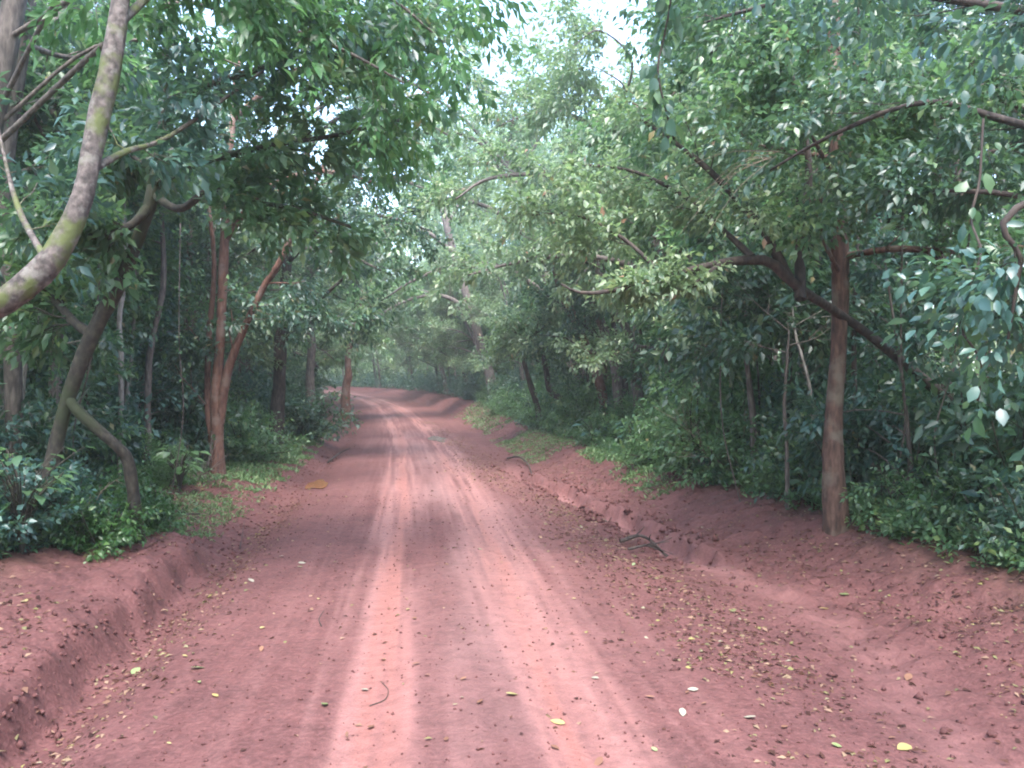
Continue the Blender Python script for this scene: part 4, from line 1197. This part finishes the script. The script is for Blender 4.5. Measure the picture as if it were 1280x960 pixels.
def stick(pts, r, label, mat='bark_dark', name='fallen_twig', side=None):
    Q = [np.array([x, y, gz(x, y) + r * .8 + dz]) for x, y, dz in pts]
    b = Q[0]; q = smooth_path(np.array(Q) - b, 5 * len(Q))
    rgx = np.random.default_rng(int(abs(b[0]) * 100))
    g = Geo(); g.add(*tube(q, np.linspace(r, r * .5, len(q)), 6, rgx, .08))
    for k in range(side or 0):
        i = int(rgx.integers(2, len(q) - 2)); d = perp_dir(rgx, nrm(q[i + 1] - q[i]), .8); d[2] = abs(d[2]) * .5
        qq = limb_path(rgx, q[i], d, rgx.uniform(.15, .4), 4, .2, 0)
        g.add(*tube(qq, np.linspace(r * .4, r * .2, 4), 4))
    o = link(name, g.mesh(name, M[mat], True), None, b); tag(o, label, 'twig' if name == 'fallen_twig' else 'log')


def rp(px, py, dz=0): return (*road_pt(px, py), dz)
stick([rp(402, 788), rp(399, 778), rp(405, 768)], .006, 'small dark curved twig left of the left wheel track')
stick([rp(462, 886), rp(481, 880), rp(485, 868), rp(476, 856)], .005, 'thin hooked twig lying in the left wheel track')
stick([rp(250, 655, .1), rp(225, 652, .05), rp(205, 640, .12)], .014, 'broken stick poking from the left bank shrubs', side=2)
stick([rp(182, 662, .0), rp(215, 655, .1), rp(240, 655, .02), rp(262, 662)], .012, 'long thin stick lying along the top of the left bank', 'bark_grey', side=1)
stick([rp(300, 675, .02), rp(306, 655, .12)], .007, 'short upright twig by the end of the left bank')
stick([rp(410, 576, .05), rp(424, 570, .1), rp(438, 563, .05)], .03, 'small weathered log across the left ditch', 'bark_dark', 'fallen_log')
stick([rp(634, 574, .02), rp(648, 577, .12), rp(660, 583, .08), rp(666, 590, -.1)], .03, 'short curved log over the washed out hole on the right', 'bark_dark', 'fallen_log')
stick([rp(775, 682, .03), rp(806, 680, .09), rp(846, 688, .04)], .03, 'dark driftwood stick on the gully lip', side=4)
stick([rp(785, 692, .03), rp(815, 690, .08), rp(838, 678, .05)], .022, 'second dark stick crossing the driftwood on the gully lip', side=4)
stick([rp(740, 628, .02), rp(752, 634, .08), rp(772, 640)], .025, 'root end sticking out of the gully lip', side=2)

# ------------------------------------------------------------------ glare veil
def haze():  # added scatter box that pales the distance, standing in for windscreen glare
    x0, x1, y0, y1, z0, z1 = -560, 330, -200, 345, -3.5, 36
    V = [(x, y, z) for z in (z0, z1) for y in (y0, y1) for x in (x0, x1)]
    Fq = [(0, 2, 3, 1), (4, 5, 7, 6), (0, 1, 5, 4), (2, 6, 7, 3), (0, 4, 6, 2), (1, 3, 7, 5)]
    m = bpy.data.materials.new('glare veil'); m.use_nodes = True
    n = m.node_tree.nodes; n.remove(n['Principled BSDF'])
    v = n.new('ShaderNodeVolumePrincipled')
    v.inputs['Color'].default_value = (.95, 1, .97, 1)
    v.inputs['Density'].default_value = HAZE
    v.inputs['Anisotropy'].default_value = .3
    m.node_tree.links.new(v.outputs[0], n['Material Output'].inputs['Volume'])
    tag(link('haze', mesh_np('haze', V, Fq, m)), 'thin pale glare veil added to wash out the distance', None, None, 'stuff')
HAZE = .0016
haze()

# ------------------------------------------------------------------ lianas and bare dead brush that break up the green
def liana(top, foot, bow, r, label, seed):
    rg = np.random.default_rng(seed)
    root = empty('liana', foot); tag(root, label, 'vine')
    f = np.array(foot, float); t = np.array(top, float)
    pts = [np.zeros(3), (t - f) * .3 + np.array(bow) + rg.normal(0, .06, 3), (t - f) * .6 + np.array(bow) * .7 + rg.normal(0, .1, 3), t - f]
    q = smooth_path(pts, 26)
    g = Geo(); g.add(*tube(q, np.full(26, r) * (1 + .1 * np.sin(np.arange(26) * 1.3)), 5)); link('stem', g.mesh('liana_stem', M['bark_grey'], True), root)
    i = rg.integers(6, 25, 9)
    V, Fc, tt = spray(rg, q[i], np.gradient(q, axis=0)[i], 5, .2, .09, .6, .5)
    link('foliage', mesh_np('liana_foliage', V, Fc, M['leaf_mid'], {'tint': tt}), root)


liana(P(905, 300, 12.4), G(925, 13, 0), (-.2, 0, 0), .011, 'thin liana looping down under the dark arching bough', 71)
liana(P(1128, 250, 9.6), G(1105, 10.6, 0), (.25, 0, 0), .012, 'thin liana hanging just right of the brown trunk', 72)
liana(P(1215, 260, 9.4), G(1190, 10, 0), (-.2, 0, 0), .01, 'thin liana hanging in the dark right forest edge', 73)
liana(P(226, 280, 14), G(214, 14.6, 0), (.15, 0, 0), .01, 'thin liana hanging between the crooked tree and the forked tree', 74)
liana(P(130, 300, 11), G(108, 11.6, 0), (-.2, 0, 0), .011, 'thin liana behind the crooked tree', 75)


def dead_brush(px, d, h, n, label, mat, seed):
    rg = np.random.default_rng(seed); b = G(px, d, 0)
    root = empty('dead_brush', b); tag(root, label, 'dead shrub')
    g = Geo()
    for k in range(n):
        a = rg.uniform(0, 6.28); el = rg.uniform(.5, 1.4)
        q = limb_path(rg, (rg.normal(0, .12), rg.normal(0, .12), -.05), (math.cos(a) * math.cos(el), math.sin(a) * math.cos(el), math.sin(el)), h * rg.uniform(.6, 1.1), 6, .2, -.03)
        g.add(*tube(q, np.linspace(.011, .004, 6), 4))
        branch_out(rg, g, q, .006, h * .35, 0, [], [], 6, .8, 0, 3, .3)
    o = link('stems', g.mesh('dead_stems', M[mat], True), root)


dead_brush(925, 15.2, 2.1, 14, 'bare brown dead brush on the right verge by the slim grey stem', 'bark_dry', 81)
dead_brush(1110, 10.9, 1.2, 10, 'bare dead brush low in the shade right of the brown trunk', 'bark_grey', 82)
dead_brush(250, 16.5, 1.1, 10, 'bare dead brush left of the forked tree foot', 'bark_grey', 83)
dead_brush(100, 10.2, 1.0, 9, 'bare dead brush at the foot of the crooked tree', 'bark_dry', 84)

# neighbours that would share a label are told apart by how near they stand
by = {}
for o in col.objects:
    if o.parent is None and o.get('category') in ('tree', 'shrub') and o.get('group') and 'forest behind' not in o['label']:
        by.setdefault(o['label'], []).append(o)
for lab, lst in by.items():
    if len(lst) in (2, 3) and len(lab.split()) <= 15:
        lst.sort(key=lambda o: o.location.y)
        for o, wd in zip(lst, ('nearer', 'farther') if len(lst) == 2 else ('nearest', 'middle', 'farthest')):
            o['label'] = wd + ' ' + lab
